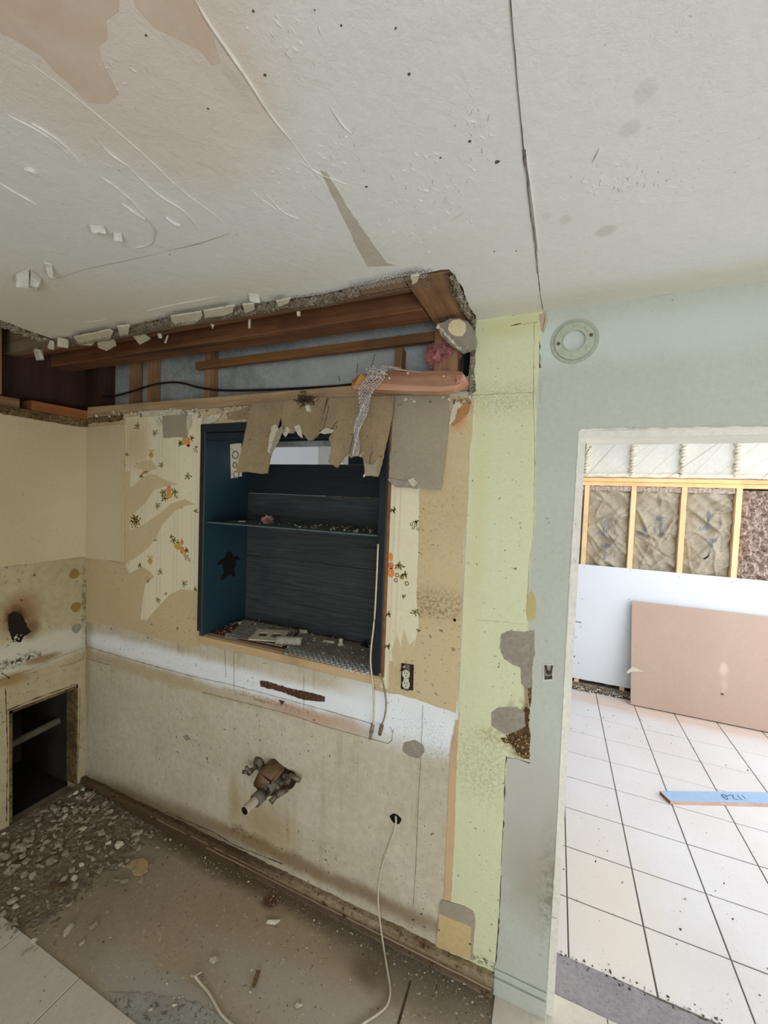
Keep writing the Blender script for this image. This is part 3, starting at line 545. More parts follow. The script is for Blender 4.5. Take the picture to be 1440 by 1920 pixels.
for k, (pp, wd, mt) in enumerate(((((163, 1212), (250, 1238), (361, 1268)), .0016, m_crack), (((361, 1268), (430, 1283), (510, 1304), (612, 1332)), .0011, m_line), (((612, 1332), (660, 1346), (702, 1358)), .0016, m_crack),
    (((163, 1234), (205, 1247)), .001, m_line), (((380, 1298), (412, 1306)), .0015, m_crack), (((412, 1306), (540, 1338), (610, 1362), (690, 1384)), .0008, m_line), (((690, 1384), (728, 1394), (735, 1388), (736, 1372), (731, 1362)), .0012, m_line),
    (((793, 1322), (790, 1400), (784, 1520)), .0008, m_line), (((784, 1520), (780, 1620), (775, 1700)), .0008, m_line), (((439, 1215), (439, 1290)), .0006, m_line), (((570, 1265), (570, 1330)), .0006, m_line),
    (((161, 1060), (162, 1110), (160.5, 1170), (162, 1210)), .0030, m_crack), (((163, 1044), (200, 1050), (234, 1057)), .0022, m_crack), (((422, 1220), (424, 1270)), .0005, m_line), (((725, 1140), (770, 1146)), .0009, m_line),
    (((310, 1522), (345, 1537), (400, 1560), (440, 1585), (480, 1600), (530, 1620)), .0028, m_crack), (((186, 1490), (240, 1520), (300, 1548), (380, 1585)), .002, m_crack),
    (((885, 742), (930, 739), (1000, 736)), .0013, m_line), (((1000, 700), (1003, 736)), .001, m_line), (((894, 1162), (940, 1166), (985, 1170)), .0008, m_line), (((1002, 605), (1000, 740), (1003, 850), (1001, 1000), (992, 1060), (988, 1150)), .0014, m_line),
    (((1012, 640), (1012, 690)), .003, m_crack), (((950, 1418), (947, 1440), (945, 1520), (940, 1620), (936, 1720), (929, 1808)), .0030, m_crack), (((948, 1420), (970, 1422), (994, 1431)), .003, m_crack), (((996, 1190), (994, 1240), (996, 1290), (991, 1340), (992, 1425)), .0025, m_line),
    (((960, 592), (985, 587), (1008, 584)), .003, m_crack), (((957, 611), (978, 607)), .005, M('dark_green_smear', (96, 98, 66))), (((980, 609), (1008, 604)), .0012, m_line), (((1017, 582), (1022, 590), (1018, 620)), .0022, m_line), (((862, 1335), (858, 1380)), .0014, m_line),
    (((840, 1560), (838, 1640), (833, 1690)), .0012, m_line))):
    strip(pp, wd, mt, seed=k)
slab('glue_stain', wp((488, 1277), (500, 1277), (540, 1290), (580, 1298), (609, 1306), (609, 1316), (570, 1312), (545, 1303), (520, 1294), (489, 1287)), YN, .0026, .003, M('dark_brown_glue', (92, 58, 42), (60, 38, 28), 60, .9, specks=[(150, .62, (150, 120, 100), .8, .2)], bump=(120, .003)), wall, (.006, .003, 2))
slab('wall_dent', wp((523, 1312), (534, 1315), (529, 1322)), YN, .002, .002, m_crack, wall)
for k, (q, mt, o) in enumerate(((((758, 1392), (778, 1388), (794, 1397), (796, 1410), (785, 1422), (768, 1418), (755, 1408)), m_plaster, .002), (((940, 1188), (955, 1183), (985, 1184), (1002, 1182), (1004, 1225), (998, 1250), (998, 1288), (985, 1292), (977, 1280), (976, 1252), (960, 1245), (945, 1235), (937, 1215)), m_plaster, .0016),
    (((921, 1335), (935, 1326), (965, 1325), (984, 1335), (985, 1360), (970, 1370), (945, 1376), (922, 1360)), m_plaster, .0016), (((998, 1110), (1006, 1125), (1004, 1160), (992, 1165), (986, 1150), (988, 1115)), M('tan_green_patch', (196, 184, 130), (186, 172, 118), 9, .6), .0015), (((343, 1380), (352, 1378), (358, 1386), (350, 1389)), m_plaster, .002),
    (((846, 775), (858, 751), (876, 746), (884, 752), (880, 772), (862, 792), (848, 800)), M('ochre_scrape', (186, 130, 84), (160, 130, 80), 24, .9), .003), (((842, 795), (850, 760), (860, 753), (870, 757), (858, 768), (854, 785), (844, 797)), m_flake, .005),
    (((855, 1350), (861, 1352), (857, 1420), (853, 1560), (846, 1688), (833, 1686), (838, 1560), (845, 1400)), m_tanwood_z, .0025), (((1018, 1245), (1036, 1244), (1037, 1277), (1018, 1278)), M('pale_plaster_edge', (208, 210, 198)), .0016), (((1015, 715), (1028, 712), (1032, 735), (1022, 752), (1013, 758)), m_sage, .0016), (((1010, 590), (1024, 585), (1028, 600), (1020, 625), (1014, 620)), M('tan_corner_rub', (190, 176, 146)), .0012))):
    slab('repair_patch', wp(*q), YN, o, .003, mt, wall, (.006, .0018, k + 30))
slab('lower_drywall', wp((951, 1422), (992, 1432), (992, 1500), (1016, 1500), (1019, 1898), (929, 1815), (945, 1550)), YN, .0012, .003, m_sage, wall, (.02, .0015, 12)) if False else None
m_mould = M('brown_mould', (126, 92, 52), (66, 44, 22), 42, 1.0, fine=.4, specks=[(90, .60, (176, 160, 110), .8, .3)], bump=(110, .003))
for q, a in ((((948, 1378), (962, 1370), (976, 1374), (986, 1362), (984, 1330), (990, 1318), (994, 1350), (993, 1424), (982, 1422), (970, 1412), (962, 1398), (952, 1390)), .006), (((989, 1250), (996, 1240), (997, 1290), (994, 1330), (990, 1300)), .002), (((938, 1384), (948, 1382), (956, 1392), (946, 1392)), .003)):
    slab('mould_patch', wp(*q), YN, .0014, .003, m_mould, wall, (.005, a, 31))
# patch panel low on the wall with a grey rounded top
slab('access_patch', wp((826, 1692), (830, 1686), (872, 1698), (888, 1708), (892, 1722), (886, 1798), (818, 1774)), YN, .004, .004, M('grey_patch_paint', (176, 164, 146), (160, 148, 130), 12, .7), wall, (.01, .0012, 3))
slab('access_patch_lower', wp((824, 1712), (884, 1735), (882, 1797), (818, 1773)), YN, .005, .004, M('yellow_patch_paint', (212, 188, 140), (204, 178, 130), 8, .6), wall, (.01, .001, 5))
for px, py in ((824, 1741), (882, 1767)): bm = bmesh.new(); chunk(bm, (0, 0, 0), .004, .6, px); o = new('screw_head', bm, m_crack, wall); o.location = W(px, py) + V((0, -.006, 0))
# torn paper rim at the soffit's lower edge, crumbs of plaster
bm = bmesh.new(); rr = random.Random(5)
for k in range(150):
    t = rr.random(); px = 165 + t * 720; py = 776 - t * 30 + rr.uniform(-2, 14 if px < 480 else 8)
    if px > 860: py = rr.uniform(745, 770)
    chunk(bm, W(px, py) + V((0, -rr.uniform(.002, .012), 0)), rr.uniform(.004, .013), rr.uniform(.4, .9), k, 0 if rr.random() < .55 else 1, 9)
tag(new('torn_plaster_edge', bm, [m_flake, m_rubble], wall), None, kind='stuff')
for k, q in enumerate((((385, 786), (400, 778), (418, 776), (410, 788), (396, 796), (388, 802)), ((262, 772), (300, 770), (345, 768), (340, 778), (300, 780), (264, 782)), ((300, 782), (306, 794), (301, 802), (296, 790)), ((352, 782), (362, 778), (360, 800), (354, 810)), ((425, 782), (450, 772), (470, 775), (462, 790), (440, 792)), ((880, 640), (893, 660), (890, 700), (893, 735), (880, 742), (884, 690)))):
    slab('torn_board_paper', wp(*q), YN, .010, .004, m_flake if k != 5 else m_rubble, wall, (.006, .003, k))
rim([V((-.300, 0, 2.43)), V((-.296, 0, 2.35)), V((-.300, 0, 2.26)), V((-.304, 0, 2.185))], .02, YN, 'plaster_rim', wall, m_rubble, 12, .006, 80, 6, V((-1, 0, 0)))
rim([V((-2.49, -.002, 2.185)), V((-2.3, -.002, 2.186)), V((-2.19, -.002, 2.188))], .035, YN, 'plaster_rim', wall, m_rot, 14, .006, 90, 6, V((0, 0, -1)))
# rotten base strip
bm = bmesh.new()
def bs(u, v):
    x = -2.5 + u * 2.375; p = V((x, 0, 0)); h = .070 + .012 * noise.noise(V((x * 5, 1, 0))) + .006 * noise.noise(V((x * 30, 2, 0)))
    y = -.006 - .022 * min(1, v * 2.2) * (1 if v < 1 else 1) - .003 * noise.noise(V((x * 20, v * 6, 0))); z = h * (1 - max(0, (v - .35) / .65)) - .0 if v > .35 else h
    return V((x, y if v > 0 else .002, z))
grid(bm, bs, 240, 6)
new('base_strip', bm, M('dirty_base_board', (176, 160, 130), (128, 108, 80), 7, .9, fine=.3, streaks=((84, 62, 40), .7, 6, 70), specks=[(60, .66, (60, 44, 28), .85, .35)], bump=(60, .003),
    blobs=[(V((-2.1, 0, .03)), (.75, .3, .2), (78, 58, 38), .85, .5, .05), (V((-1.1, -.02, .02)), (1.6, .1, .022), (84, 66, 46), .8, .6, .01), (V((-1.3, 0, .06)), (.25, .2, .03), (70, 50, 32), .7, .7, .03)]), wall)
for k, (x0, x1, z, y) in enumerate(((-1.9, -.13, .050, -.026), (-1.5, -.13, .036, -.031))):
    bm = bmesh.new(); tube(bm, [V((x0 + (x1 - x0) * i / 40, y, z + .003 * noise.noise(V((i * .5, k, 0))))) for i in range(41)], .0035, 6); new('base_bead', bm, m_dustwood, wall)
bm = bmesh.new()
for k in range(26):
    t = rr.random(); x = -2.45 + t * 2.2; chunk(bm, (x, -.012 - rr.random() * .02, .03 + rr.random() * .045), rr.uniform(.008, .02), .25, k + 300, 0, 9)
tag(new('rotted_splinters', bm, M('dark_rot', (62, 44, 28), (88, 66, 42), 30, .8), wall), None, kind='stuff')
# painted skirting right of it, two mouldings
bbr = box('baseboard_right', (-.126, -.016, 0), (.055, 0, .062), m_sage, None, .003); tag(bbr, 'grey green painted skirting at the doorway jamb', kind='structure')
box('cap_moulding', (-.126, -.009, .064), (.055, 0, .088), m_sage, bbr, .003)
# door reveal
bm = bmesh.new(); bx(bm, (.055, .004, .004), (.0775, .198, 2.012)); bx(bm, (.055, .004, 2.012), (1.05, .198, 2.034)); bx(bm, (1.028, .004, .004), (1.05, .198, 2.012))
m_rev = M('white_reveal_plaster', (240, 238, 228), (226, 222, 212), 7, .8, fine=.1, specks=[(70, .73, (130, 120, 100), .7, .45)], bump=(50, .002))
dr = new('door_1', bm, m_rev); tag(dr, 'bare doorway opening with white crumbly reveal', kind='structure')
for k, pp in enumerate((((1085, 812), (1080, 900), (1070, 1050), (1062, 1200), (1052, 1400), (1042, 1600), (1030, 1790), (1022, 1900)),)):
    strip(pp, .0016, m_rev, .002, name='broken_edge', parent=dr)
strip(((1088, 806), (1200, 803), (1320, 801), (1500, 799)), .0035, m_rev, .003, name='broken_edge', parent=dr)
# ---- left wall with the cut-out low opening and the burnt outlet hole (plane x = XL)
wl = empty('wall_left'); tag(wl, 'stained kitchen side wall with burnt hole and low cut-out opening', kind='structure')
bm = bmesh.new(); X0 = -2.60
for a, b in (((X0, -.040, 0), (XL, 0, 2.165)), ((X0, -3.45, 0), (XL, -.362, 2.165)), ((X0, -.362, .634), (XL, -.04, 1.035)), ((X0, -.362, 1.105), (XL, -.04, 2.165)), ((X0, -.362, 1.035), (XL, -.350, 1.105)), ((X0, -.312, 1.035), (XL, -.04, 1.105))): bx(bm, a, b)
new('drywall_panel', bm, m_left, wl)
slab('dirty_hole_rim', [L(a, b) for a, b in ((15, 1152), (26, 1146), (38, 1150), (44, 1160), (50, 1175), (58, 1184), (45, 1192), (38, 1204), (24, 1204), (16, 1180))], XN, .002, .004, M('charred_rim', (40, 24, 12), (20, 12, 6), 50, .9), wl, (.008, .004, 3))
box('junction_box', (-2.68, -.355, 1.03), (-2.602, -.30, 1.11), m_void, wl)
bm = bmesh.new(); tube(bm, smooth_path([(-2.60, -.335, 1.09), (-2.53, -.332, 1.07), (-2.512, -.33, 1.04)]), .0025, 6); new('wire_stub', bm, m_cablegrey, wl)
bm = bmesh.new(); rr = random.Random(8)
for k in range(9): chunk(bm, L(34 + rr.uniform(-8, 10), 1196 + rr.uniform(-6, 10)) + V((.004, 0, 0)), rr.uniform(.004, .011), .7, k + 90, 0, 9)
tag(new('plaster_crumbs', bm, m_flake, wl), None, kind='stuff')
slab('cream_board', [V((XL, -3.3, 1.40)), V((XL, -.40, 1.379)), L(0, 1063), L(60, 1056), L(154, 1043), V((XL, -.002, 1.378)), V((XL, -.002, 2.128)), L(136, 799), L(8, 777), V((XL, -.40, 2.13)), V((XL, -3.3, 2.13))], XN, .009, .009, m_leftboard, wl, None)
box('cap_trim', (XL + .0005, -3.3, 2.128), (XL + .010, -.001, 2.168), m_rot, wl)
rim([V((XL + .002, -.8, 2.17)), V((XL + .002, -.4, 2.168)), V((XL + .002, -.2, 2.166)), V((XL + .002, -.01, 2.165))], .04, XN, 'plaster_rim', wl, m_rot, 15, .008, 150, 6, V((0, 0, -1)))
box('top_plate', (-2.595, -.27, 2.17), (-2.503, -.0, 2.222), wood('orange_plate', (134, 78, 38), (158, 98, 52), 'y'), wl, .002); box('top_plate', (-2.595, -1.2, 2.17), (-2.503, -.32, 2.215), m_joist_y, wl, .002)
box('cavity_board', (-2.66, -1.2, 2.165), (-2.62, .11, 2.72), m_dkwood, wl); box('stud', (-2.62, -.44, 2.222), (-2.51, -.39, 2.72), m_stud_old, wl)
for k, (pp, wd, mt) in enumerate(((((8, 1063), (60, 1056), (154, 1042)), .0022, m_crack), (((0, 1276), (50, 1258), (110, 1232), (158, 1214)), .0012, m_line), (((110, 1250), (140, 1243), (156, 1234), (158, 1222)), .0016, m_line), (((14, 1332), (60, 1312), (100, 1298), (146, 1282)), .0028, m_crack),
        (((150, 1290), (148, 1380), (146, 1440)), .0018, m_line), (((10, 1290), (14, 1400), (12, 1540)), .0024, m_crack), (((2, 1262), (10, 1266), (18, 1272)), .003, m_crack))):
    strip(pp, wd, mt, plane=L, n=XN, seed=k + 60, parent=wl)
for k, (px, py, s) in enumerate(((139, 1077, 1), (142, 1137, -1), (143, 1177, -1))):
    c = L(px, py); pts = []
    for i in range(18):
        t = i / 18 * 6.2832; r = .023 * (1 + .45 * max(0, math.cos(t - 1.57 * s)) ** 6); pts.append(c + V((0, math.cos(t) * r * 1.1, math.sin(t) * r)))
    slab('glue_spot', pts, XN, .003, .004, m_mustard if k < 2 else m_plaster, wl)
# cavity behind the low opening
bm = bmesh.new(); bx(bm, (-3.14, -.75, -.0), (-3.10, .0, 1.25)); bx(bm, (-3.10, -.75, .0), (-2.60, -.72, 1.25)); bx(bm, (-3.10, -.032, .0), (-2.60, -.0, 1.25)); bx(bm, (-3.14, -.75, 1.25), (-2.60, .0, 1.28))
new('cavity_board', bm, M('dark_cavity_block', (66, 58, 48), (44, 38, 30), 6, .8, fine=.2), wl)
box('cavity_board', (-3.1, -.72, .0005), (-2.605, -.035, .006), M('cavity_floor_shade', (58, 50, 40), (34, 28, 22), 12, .9, fine=.3), wl)  # dark sheet added so the cavity floor looks shaded
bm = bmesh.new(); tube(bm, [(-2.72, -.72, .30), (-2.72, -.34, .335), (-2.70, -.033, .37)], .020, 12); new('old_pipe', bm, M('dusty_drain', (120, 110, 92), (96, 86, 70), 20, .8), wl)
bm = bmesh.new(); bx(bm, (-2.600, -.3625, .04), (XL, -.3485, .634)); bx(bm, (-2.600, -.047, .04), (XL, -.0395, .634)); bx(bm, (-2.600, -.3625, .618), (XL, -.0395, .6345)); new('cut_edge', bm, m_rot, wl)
# ---- rest of the kitchen shell
wf = empty('wall_front')
bm = bmesh.new()
for a, b in (((-3.2, -3.55, 0), (1.95, -3.45, .55)), ((-3.2, -3.55, 2.2), (1.95, -3.45, 2.76)), ((-3.2, -3.55, .55), (-.5, -3.45, 2.2)), ((1.75, -3.55, .55), (1.95, -3.45, 2.2))): bx(bm, a, b)
new('drywall_panel', bm, m_leftboard, wf); tag(wf, 'kitchen wall with the large window behind the viewpoint', kind='structure')
wr = box('wall_right', (1.85, -3.45, 0), (1.95, .198, 2.76), m_leftboard); tag(wr, 'kitchen wall to the right of the viewpoint', kind='structure')
# ---- sun room
YF = 2.88
wfar = empty('wall_far'); tag(wfar, 'half-finished far wall of the bright room, open studs above new drywall', kind='structure')
box('bottom_plate', (-2.7, YF, 0), (3.1, YF + .09, .04), m_rubble, wfar); box('sill_strip', (.1, YF - .012, .0), (3.1, YF - .001, .045), m_rubble, wfar, .003)
box('cavity_backing', (-2.7, YF + .088, 0), (3.1, YF + .11, 2.06), M('dark_backing', (84, 70, 56)), wfar)
for x in (-2.5, -2.1, -1.7, -1.3, -.9, -.5, -.14, .265, .655, 1.042, 1.43, 1.82, 2.2, 2.6, 3.0): box('stud', (x - .022, YF, .04), (x + .020, YF + .088, 1.972), m_newwood, wfar, .002)
box('top_plate', (-2.7, YF - .002, 1.972), (3.1, YF + .088, 2.008), m_newplate, wfar, .002); box('top_plate', (-2.7, YF - .004, 2.010), (3.1, YF + .088, 2.045), m_newplate, wfar, .002)
nd = box('drywall_panel', (-1.2, YF - .014, .082), (2.42, YF - .001, 1.206), m_drywall, wfar, .0015)
for px, py in ((1096, 1063), (1182, 1069), (1273, 1081), (1373, 1091), (1092, 1123), (1179, 1123), (1269, 1136), (1366, 1150), (1089, 1175), (1176, 1184), (1085, 1243), (1171, 1260), (1080, 1195)):
    p = at(px, py, 1, YF - .014); bm = bmesh.new(); chunk(bm, (0, 0, 0), .006, .5, px); o = new('drywall_screw', bm, m_crack, wfar); o.location = p
box('upper_lining', (-2.8, YF + .03, 2.045), (3.15, YF + .06, 2.75), m_upper, wfar)
for k, x in enumerate([-2.5 + .386 * i for i in range(15)]):
    x = x + (.245 - (-2.5 + .386 * 7)) ; bm = bmesh.new(); P = [V((x + .012 * math.sin(i * 1.1 + k), YF + .022, 2.06 + .68 * i / 40)) for i in range(41)]
    tube(bm, P, .020, 8); n0 = len(bm.verts)
    for v in bm.verts: v.co += V((noise.noise(v.co * 24), noise.noise(v.co * 24 + V((5, 0, 0))), 0)) * .008
    for i in range(22): z = 2.07 + i * .03; tube(bm, [V((x - .024, YF - .0, z)), V((x + .0, YF - .008, z + .012)), V((x + .024, YF + .0, z + .026))], .006, 5)
    new('twisted_rib', bm, m_rib, wfar, True)
bm = bmesh.new(); tube(bm, [V((-2.7 + i * .06, YF + .02, 2.072 + .004 * math.sin(i * 2))) for i in range(97)], .022, 7); new('twisted_rib', bm, m_rib, wfar, True)
for k in range(32):   # slanting strings / saw lines across the lining
    x0 = -2.4 + k * .165; x1 = x0 + .52 + .12 * math.sin(k * 2.3)
    bm = bmesh.new(); tube(bm, [V((x0, YF - .018, 2.05)), V((min(x1, 3.05), YF - .020, 2.60))], .0017, 4); new('slanting_string', bm, m_cable if k % 4 else m_cablegrey, wfar)
c2 = box('ceiling.002', (-2.8, .198, 2.72), (3.15, 2.99, 2.80), m_drywall); tag(c2, 'white ceiling of the bright room beyond the doorway', kind='structure')
wsl = box('wall_side', (-2.9, .198, 0), (-2.8, 2.99, 2.72), m_drywall); tag(wsl, 'left side wall of the bright room', kind='structure')
bm = bmesh.new()
for a, b in (((3.1, .198, 0), (3.2, 2.99, .45)), ((3.1, .198, 2.35), (3.2, 2.99, 2.72)), ((3.1, .198, .45), (3.2, .5, 2.35)), ((3.1, 2.6, .45), (3.2, 2.99, 2.35))): bx(bm, a, b)
wsr = new('wall_side.001', bm, m_drywall); tag(wsr, 'right side wall of the bright room with its window opening', kind='structure')
wbk = box('wall_side.002', (1.85, .10, 0), (3.2, .198, 2.72), m_drywall); tag(wbk, 'short return wall of the bright room', kind='structure')
# insulation batts between the studs
def batt(name, x0, x1, kind, label, seed):
    r = empty(name, ((x0 + x1) / 2, YF + .04, 1.0)); tag(r, label, 'insulation', 'insulation batts between the studs')
    nx, nz = (26, 60)
    fr_ = random.Random(seed * 13); folds = []
    for q in range(16 if kind == 'kraft' else 0):
        a = (fr_.uniform(x0, x1), fr_.uniform(.9, 1.95)); t = fr_.choice((-1, 1)) * fr_.uniform(.5, 1.3) + math.pi / 2; l = fr_.uniform(.12, .42); folds.append((a, (a[0] + math.cos(t) * l, a[1] + math.sin(t) * l * fr_.choice((1, -1))), fr_.uniform(.008, .020), fr_.uniform(.012, .026) * fr_.choice((1, 1, -1))))
    if seed == 2: folds += [((.70, 1.75), (.83, 1.45), .012, .026), ((1.0, 1.72), (.86, 1.42), .014, .03), ((.98, 1.55), (.80, 1.33), .010, .024), ((.69, 1.45), (.82, 1.25), .012, .022)]
    def sf(u, v):
        q_ = sf0(u, v); g_ = 0
        for (a, b, w_, h_) in folds:
            dx_, dz_ = b[0] - a[0], b[1] - a[1]; t = max(0, min(1, ((q_.x - a[0]) * dx_ + (q_.z - a[1]) * dz_) / (dx_ * dx_ + dz_ * dz_))); d_ = math.hypot(q_.x - a[0] - dx_ * t, q_.z - a[1] - dz_ * t)
            if d_ < w_ * 2.5: g_ += h_ * max(0, 1 - d_ / w_ / 1.6) * math.sin(math.pi * (.12 + .82 * t))
        q_.y -= g_; return q_
    def sf0(u, v):
        x = x0 + (x1 - x0) * u; z = .06 + (1.955 - .06) * v
        p = V((x * 3.2, z * 2.2, seed)); e = math.sin(math.pi * min(1, max(0, u))) ** .35
        a = abs(noise.noise(p * 1.6 + V((0, z * 2, 0)))) ; b = abs(noise.noise(V((x * 7 + z * 7, x * 2 - z * 3, seed)))); c = abs(noise.noise(V((x * 12 - z * 9, z * 6, seed + 4))))
        cr = max(0, 1 - 9 * abs(noise.noise(V((x * 4 + z * 4, x * 2.5 - z * 2, seed + 7))))); cr2 = max(0, 1 - 9 * abs(noise.noise(V((x * 6 - z * 5, z * 3, seed + 17)))))
        if kind == 'kraft': d = .018 + .016 * e - .045 * a - .036 * b - .020 * c + .012 * cr + .010 * cr2; sag = .020 * math.exp(-((v - .97) / .03) ** 2)
        else: d = .040 * e - .075 * abs(fb(V((x * 9, z * 9, seed)), 5)) + .02 * noise.noise(V((x * 30, z * 30, seed))); sag = 0
        return V((x, YF + .052 - d - sag, z))
    if kind != 'kraft': nx, nz = 46, 170
    bm = bmesh.new(); grid(bm, sf, nx if kind != 'kraft' else 54, nz if kind != 'kraft' else 190); o = new('facing' if kind == 'kraft' else 'fibre_mat', bm, m_kraft if kind == 'kraft' else m_pink, r, kind == 'kraft')
    if kind == 'kraft':
        bm = bmesh.new()
        grid(bm, lambda u, v: V((x0 + (x1 - x0) * u, YF + .012 - .016 * abs(noise.noise(V((u * 14, v * 4, seed)))), 1.925 + .045 * v + .012 * noise.noise(V((u * 9, seed, 0))))), 24, 4); new('fibre_tuft', bm, m_pink, r)
        for (u, z, s, fl) in marks.get(seed, ()):
            bm = bmesh.new(); y = lambda x, zz: sf((x - x0) / (x1 - x0), (zz - .06) / 1.895).y - .0035
            def patch(ax, az, bx_, bz):
                n = 5; vs = [[None] * (n + 1) for _ in range(3)]
                for i in range(3):
                    for j in range(n + 1):
                        xx = ax + (bx_ - ax) * i / 2; zz = az + (bz - az) * j / n; vs[i][j] = bm.verts.new((xx, y(xx, zz), zz))
                for i in range(2):
                    for j in range(n): bm.faces.new((vs[i][j], vs[i + 1][j], vs[i + 1][j + 1], vs[i][j + 1]))
            x = x0 + (x1 - x0) * u
            patch(x, z, x + .018, z + .17 * s); 
            if fl > 0: patch(x - .05, z, x + .004, z + .03)
            else: patch(x - .03, z + .15 * s, x + .045, z + .18 * s)
            new('printed_mark', bm, m_blueink, r, recalc=False); bm = bmesh.new()
            for q in range(6): patch(x + .085, z + .02 + q * .024, x + .095, z + .032 + q * .024)
            tag(new('printed_dashes', bm, m_blueink, r, recalc=False), None, kind='stuff')
    return r
marks = {1: ((.42, 1.50, 1.0, 1), (.45, 1.27, .8, -1)), 2: ((.60, 1.52, 1.0, -1), (.22, 1.52, .6, 1)), 3: ((.48, 1.60, 1.1, 1), (.55, 1.40, .7, -1))}
batt('insulation_batt', .287, .631, 'kraft', 'kraft-faced insulation batt in the first bay from the doorway jamb', 1)
batt('insulation_batt', .678, 1.018, 'kraft', 'kraft-faced insulation batt in the middle bay with the long V-shaped creases', 2)
batt('insulation_batt', 1.065, 1.405, 'kraft', 'kraft-faced insulation batt with torn paper at its foot, beside the mauve fibre bay', 3)
batt('insulation_batt', 1.453, 1.797, 'fibre', 'bare mauve fibreglass insulation in the rightmost bay in view', 4)
batt('insulation_batt', -.117, .241, 'kraft', 'sliver of kraft-faced insulation behind the doorway jamb, left of first stud', 5)
p = at(1323, 1043, 1, YF - .02); slab('torn_kraft_gap', [at(a, b, 1, YF - .02) for a, b in ((1317, 1048), (1327, 1042), (1330, 1036), (1329, 1044), (1322, 1049))], YN, .002, .002, m_void, wfar)
# cavity debris along the far wall foot
bm = bmesh.new(); rr = random.Random(21)
for k in range(800):
    x = rr.uniform(.14, 2.2); chunk(bm, (x, YF - .02 - abs(rr.gauss(0, .035)), .004 + rr.uniform(0, .02)), rr.uniform(.004, .013), .6, k, rr.choice((0, 0, 1, 2)), 8)
tag(new('rubble_line', bm, [m_flake, m_rubble, M('salmon_crumb', (206, 170, 146))]), 'strip of white and grey plaster crumbs along far wall foot', 'debris', kind='stuff')
# leaning brown board
r = empty('leaning_board', (1.6, 2.66, 0)); tag(r, 'brown sheet leaning against the new white drywall of the far wall', 'board')
T = V((0, .125, .84)); T0 = V((0, 2.655, .012))
def lb(x, h, d): n = V((0, -.84, .125)).normalized(); return V((x, 2.70, .010)) + V((0, .135, .905)) * h + n * d
bm = bmesh.new(); v = [bm.verts.new(lb(x, h, d)) for d in (0, .012) for x, h in ((.70, 0), (2.6, 0), (2.6, 1), (.682, 1))]
for q in ((0, 3, 2, 1), (4, 5, 6, 7), (0, 1, 5, 4), (1, 2, 6, 5), (2, 3, 7, 6), (3, 0, 4, 7)): bm.faces.new([v[i] for i in q])
new('panel', bm, m_brownboard, r)
bm = bmesh.new()
for i in range(60): chunk(bm, lb(.700 - .018 * i / 60, i / 60, .006), .006, .8, i, 0, 8)
for i in range(70): chunk(bm, lb(.69 + i * .0273, 1.0, .008), .006, .5, i + 80, 0, 8)
tag(new('frayed_edge', bm, m_flake, r), None, kind='stuff')
slab('torn_tuft', [lb(x, h, .016) for x, h in ((.66, .30), (.70, .36), (.75, .345), (.80, .335), (.74, .32), (.70, .31), (.668, .285))], V((0, -.98, .14)), 0, .003, m_flake, r)
bm = bmesh.new(); chunk(bm, lb(1.36, .255, .014), .012, .5, 5, 0, 12); new('dark_knot', bm, m_crack, r)
# blue primed board on the tiles with pen figures
a, b_ = F(1237, 1484, .02), F(1257, 1505, .0); e = F(1500, 1487, .02)
r = empty('primed_board', tuple(F(1250, 1500))); tag(r, 'blue primed length of lumber with pen figures lying on the white tiles', 'board')
ta, tb, tc, td = F(1237, 1483, .022), F(1257, 1502, .022), F(1660, 1512, .022), F(1660, 1488, .022)
bm = bmesh.new(); top = [bm.verts.new(p) for p in (ta, tb, tc, td)]; bot = [bm.verts.new(V((p.x, p.y, .002))) for p in (ta, tb, tc, td)]
bm.faces.new(top).material_index = 0
for i in range(4): j = (i + 1) % 4; bm.faces.new((top[i], bot[i], bot[j], top[j])).material_index = (1 if i == 0 else 2)
bm.faces.new(bot[::-1]).material_index = 2
bb = new('board_body', bm, [m_bluepaint, m_redwood, m_pinkwood], r)
bm = bmesh.new(); zz = .0228
for pp in (((868, 200), (905, 195), (925, 215), (950, 250), (925, 252), (880, 225), (868, 200)), ((885, 205), (910, 235)), ((930, 212), (975, 203), (1010, 205), (1012, 215), (1015, 235), (1040, 255), (1068, 258)), ((1068, 205), (1095, 238), (1128, 262)), ((1122, 200), (1145, 225), (1165, 248))):
    tube(bm, smooth_path([F(1220 + u * .1528, 1460 + v * .1528, zz) for u, v in pp], 4), .0016, 5)
new('pen_figures', bm, m_ink, bb)
# ================================================================== DISPLAY CABINET in the niche
cb = empty('wall_cabinet', (-1.1, .1, 1.03)); tag(cb, 'dark open-front cabinet with teal sides and one shelf set in the wall', 'cabinet')
zb = 1.072; yb = .30; xl, xr = -1.578, -.648
box('side_panel', (xl - .02, -.012, zb), (xl, yb, 2.112), m_teal, cb, .001); box('side_panel', (xr, -.012, zb), (xr + .02, yb, 2.112), m_black, cb, .001)
tag(box('side_face', (-1.611, -.016, zb + .022), (xl - .0005, .006, 2.112), m_black, cb, .003), 'black left frame stile'); box('side_face', (xr + .0005, -.022, 1.085), (-.612, .006, 2.112), m_black, cb, .003)
box('brown_edge', (-.6118, -.018, 1.07), (-.603, .006, 2.10), m_rail, cb, .001)
box('head_face', (-1.611, -.018, 2.072), (-.612, .006, 2.112), m_black, cb, .004); box('head_face', (-1.606, -.012, 2.035), (-.62, .012, 2.070), m_black, cb, .004); box('cabinet_top', (xl, .006, 2.085), (xr, yb, 2.11), m_charplank2, cb)
box('back_plank', (xl, yb - .012, zb), (xr, yb, 1.438), m_charplank, cb, .001); box('back_plank', (xl, yb - .0125, 1.4395), (xr, yb, 1.783), m_charplank, cb, .001)
tag(box('back_plank', (xl, yb - .016, 1.786), (xr, yb, 1.942), m_charplank2, cb, .001), 'darkest top plank below the light slit')
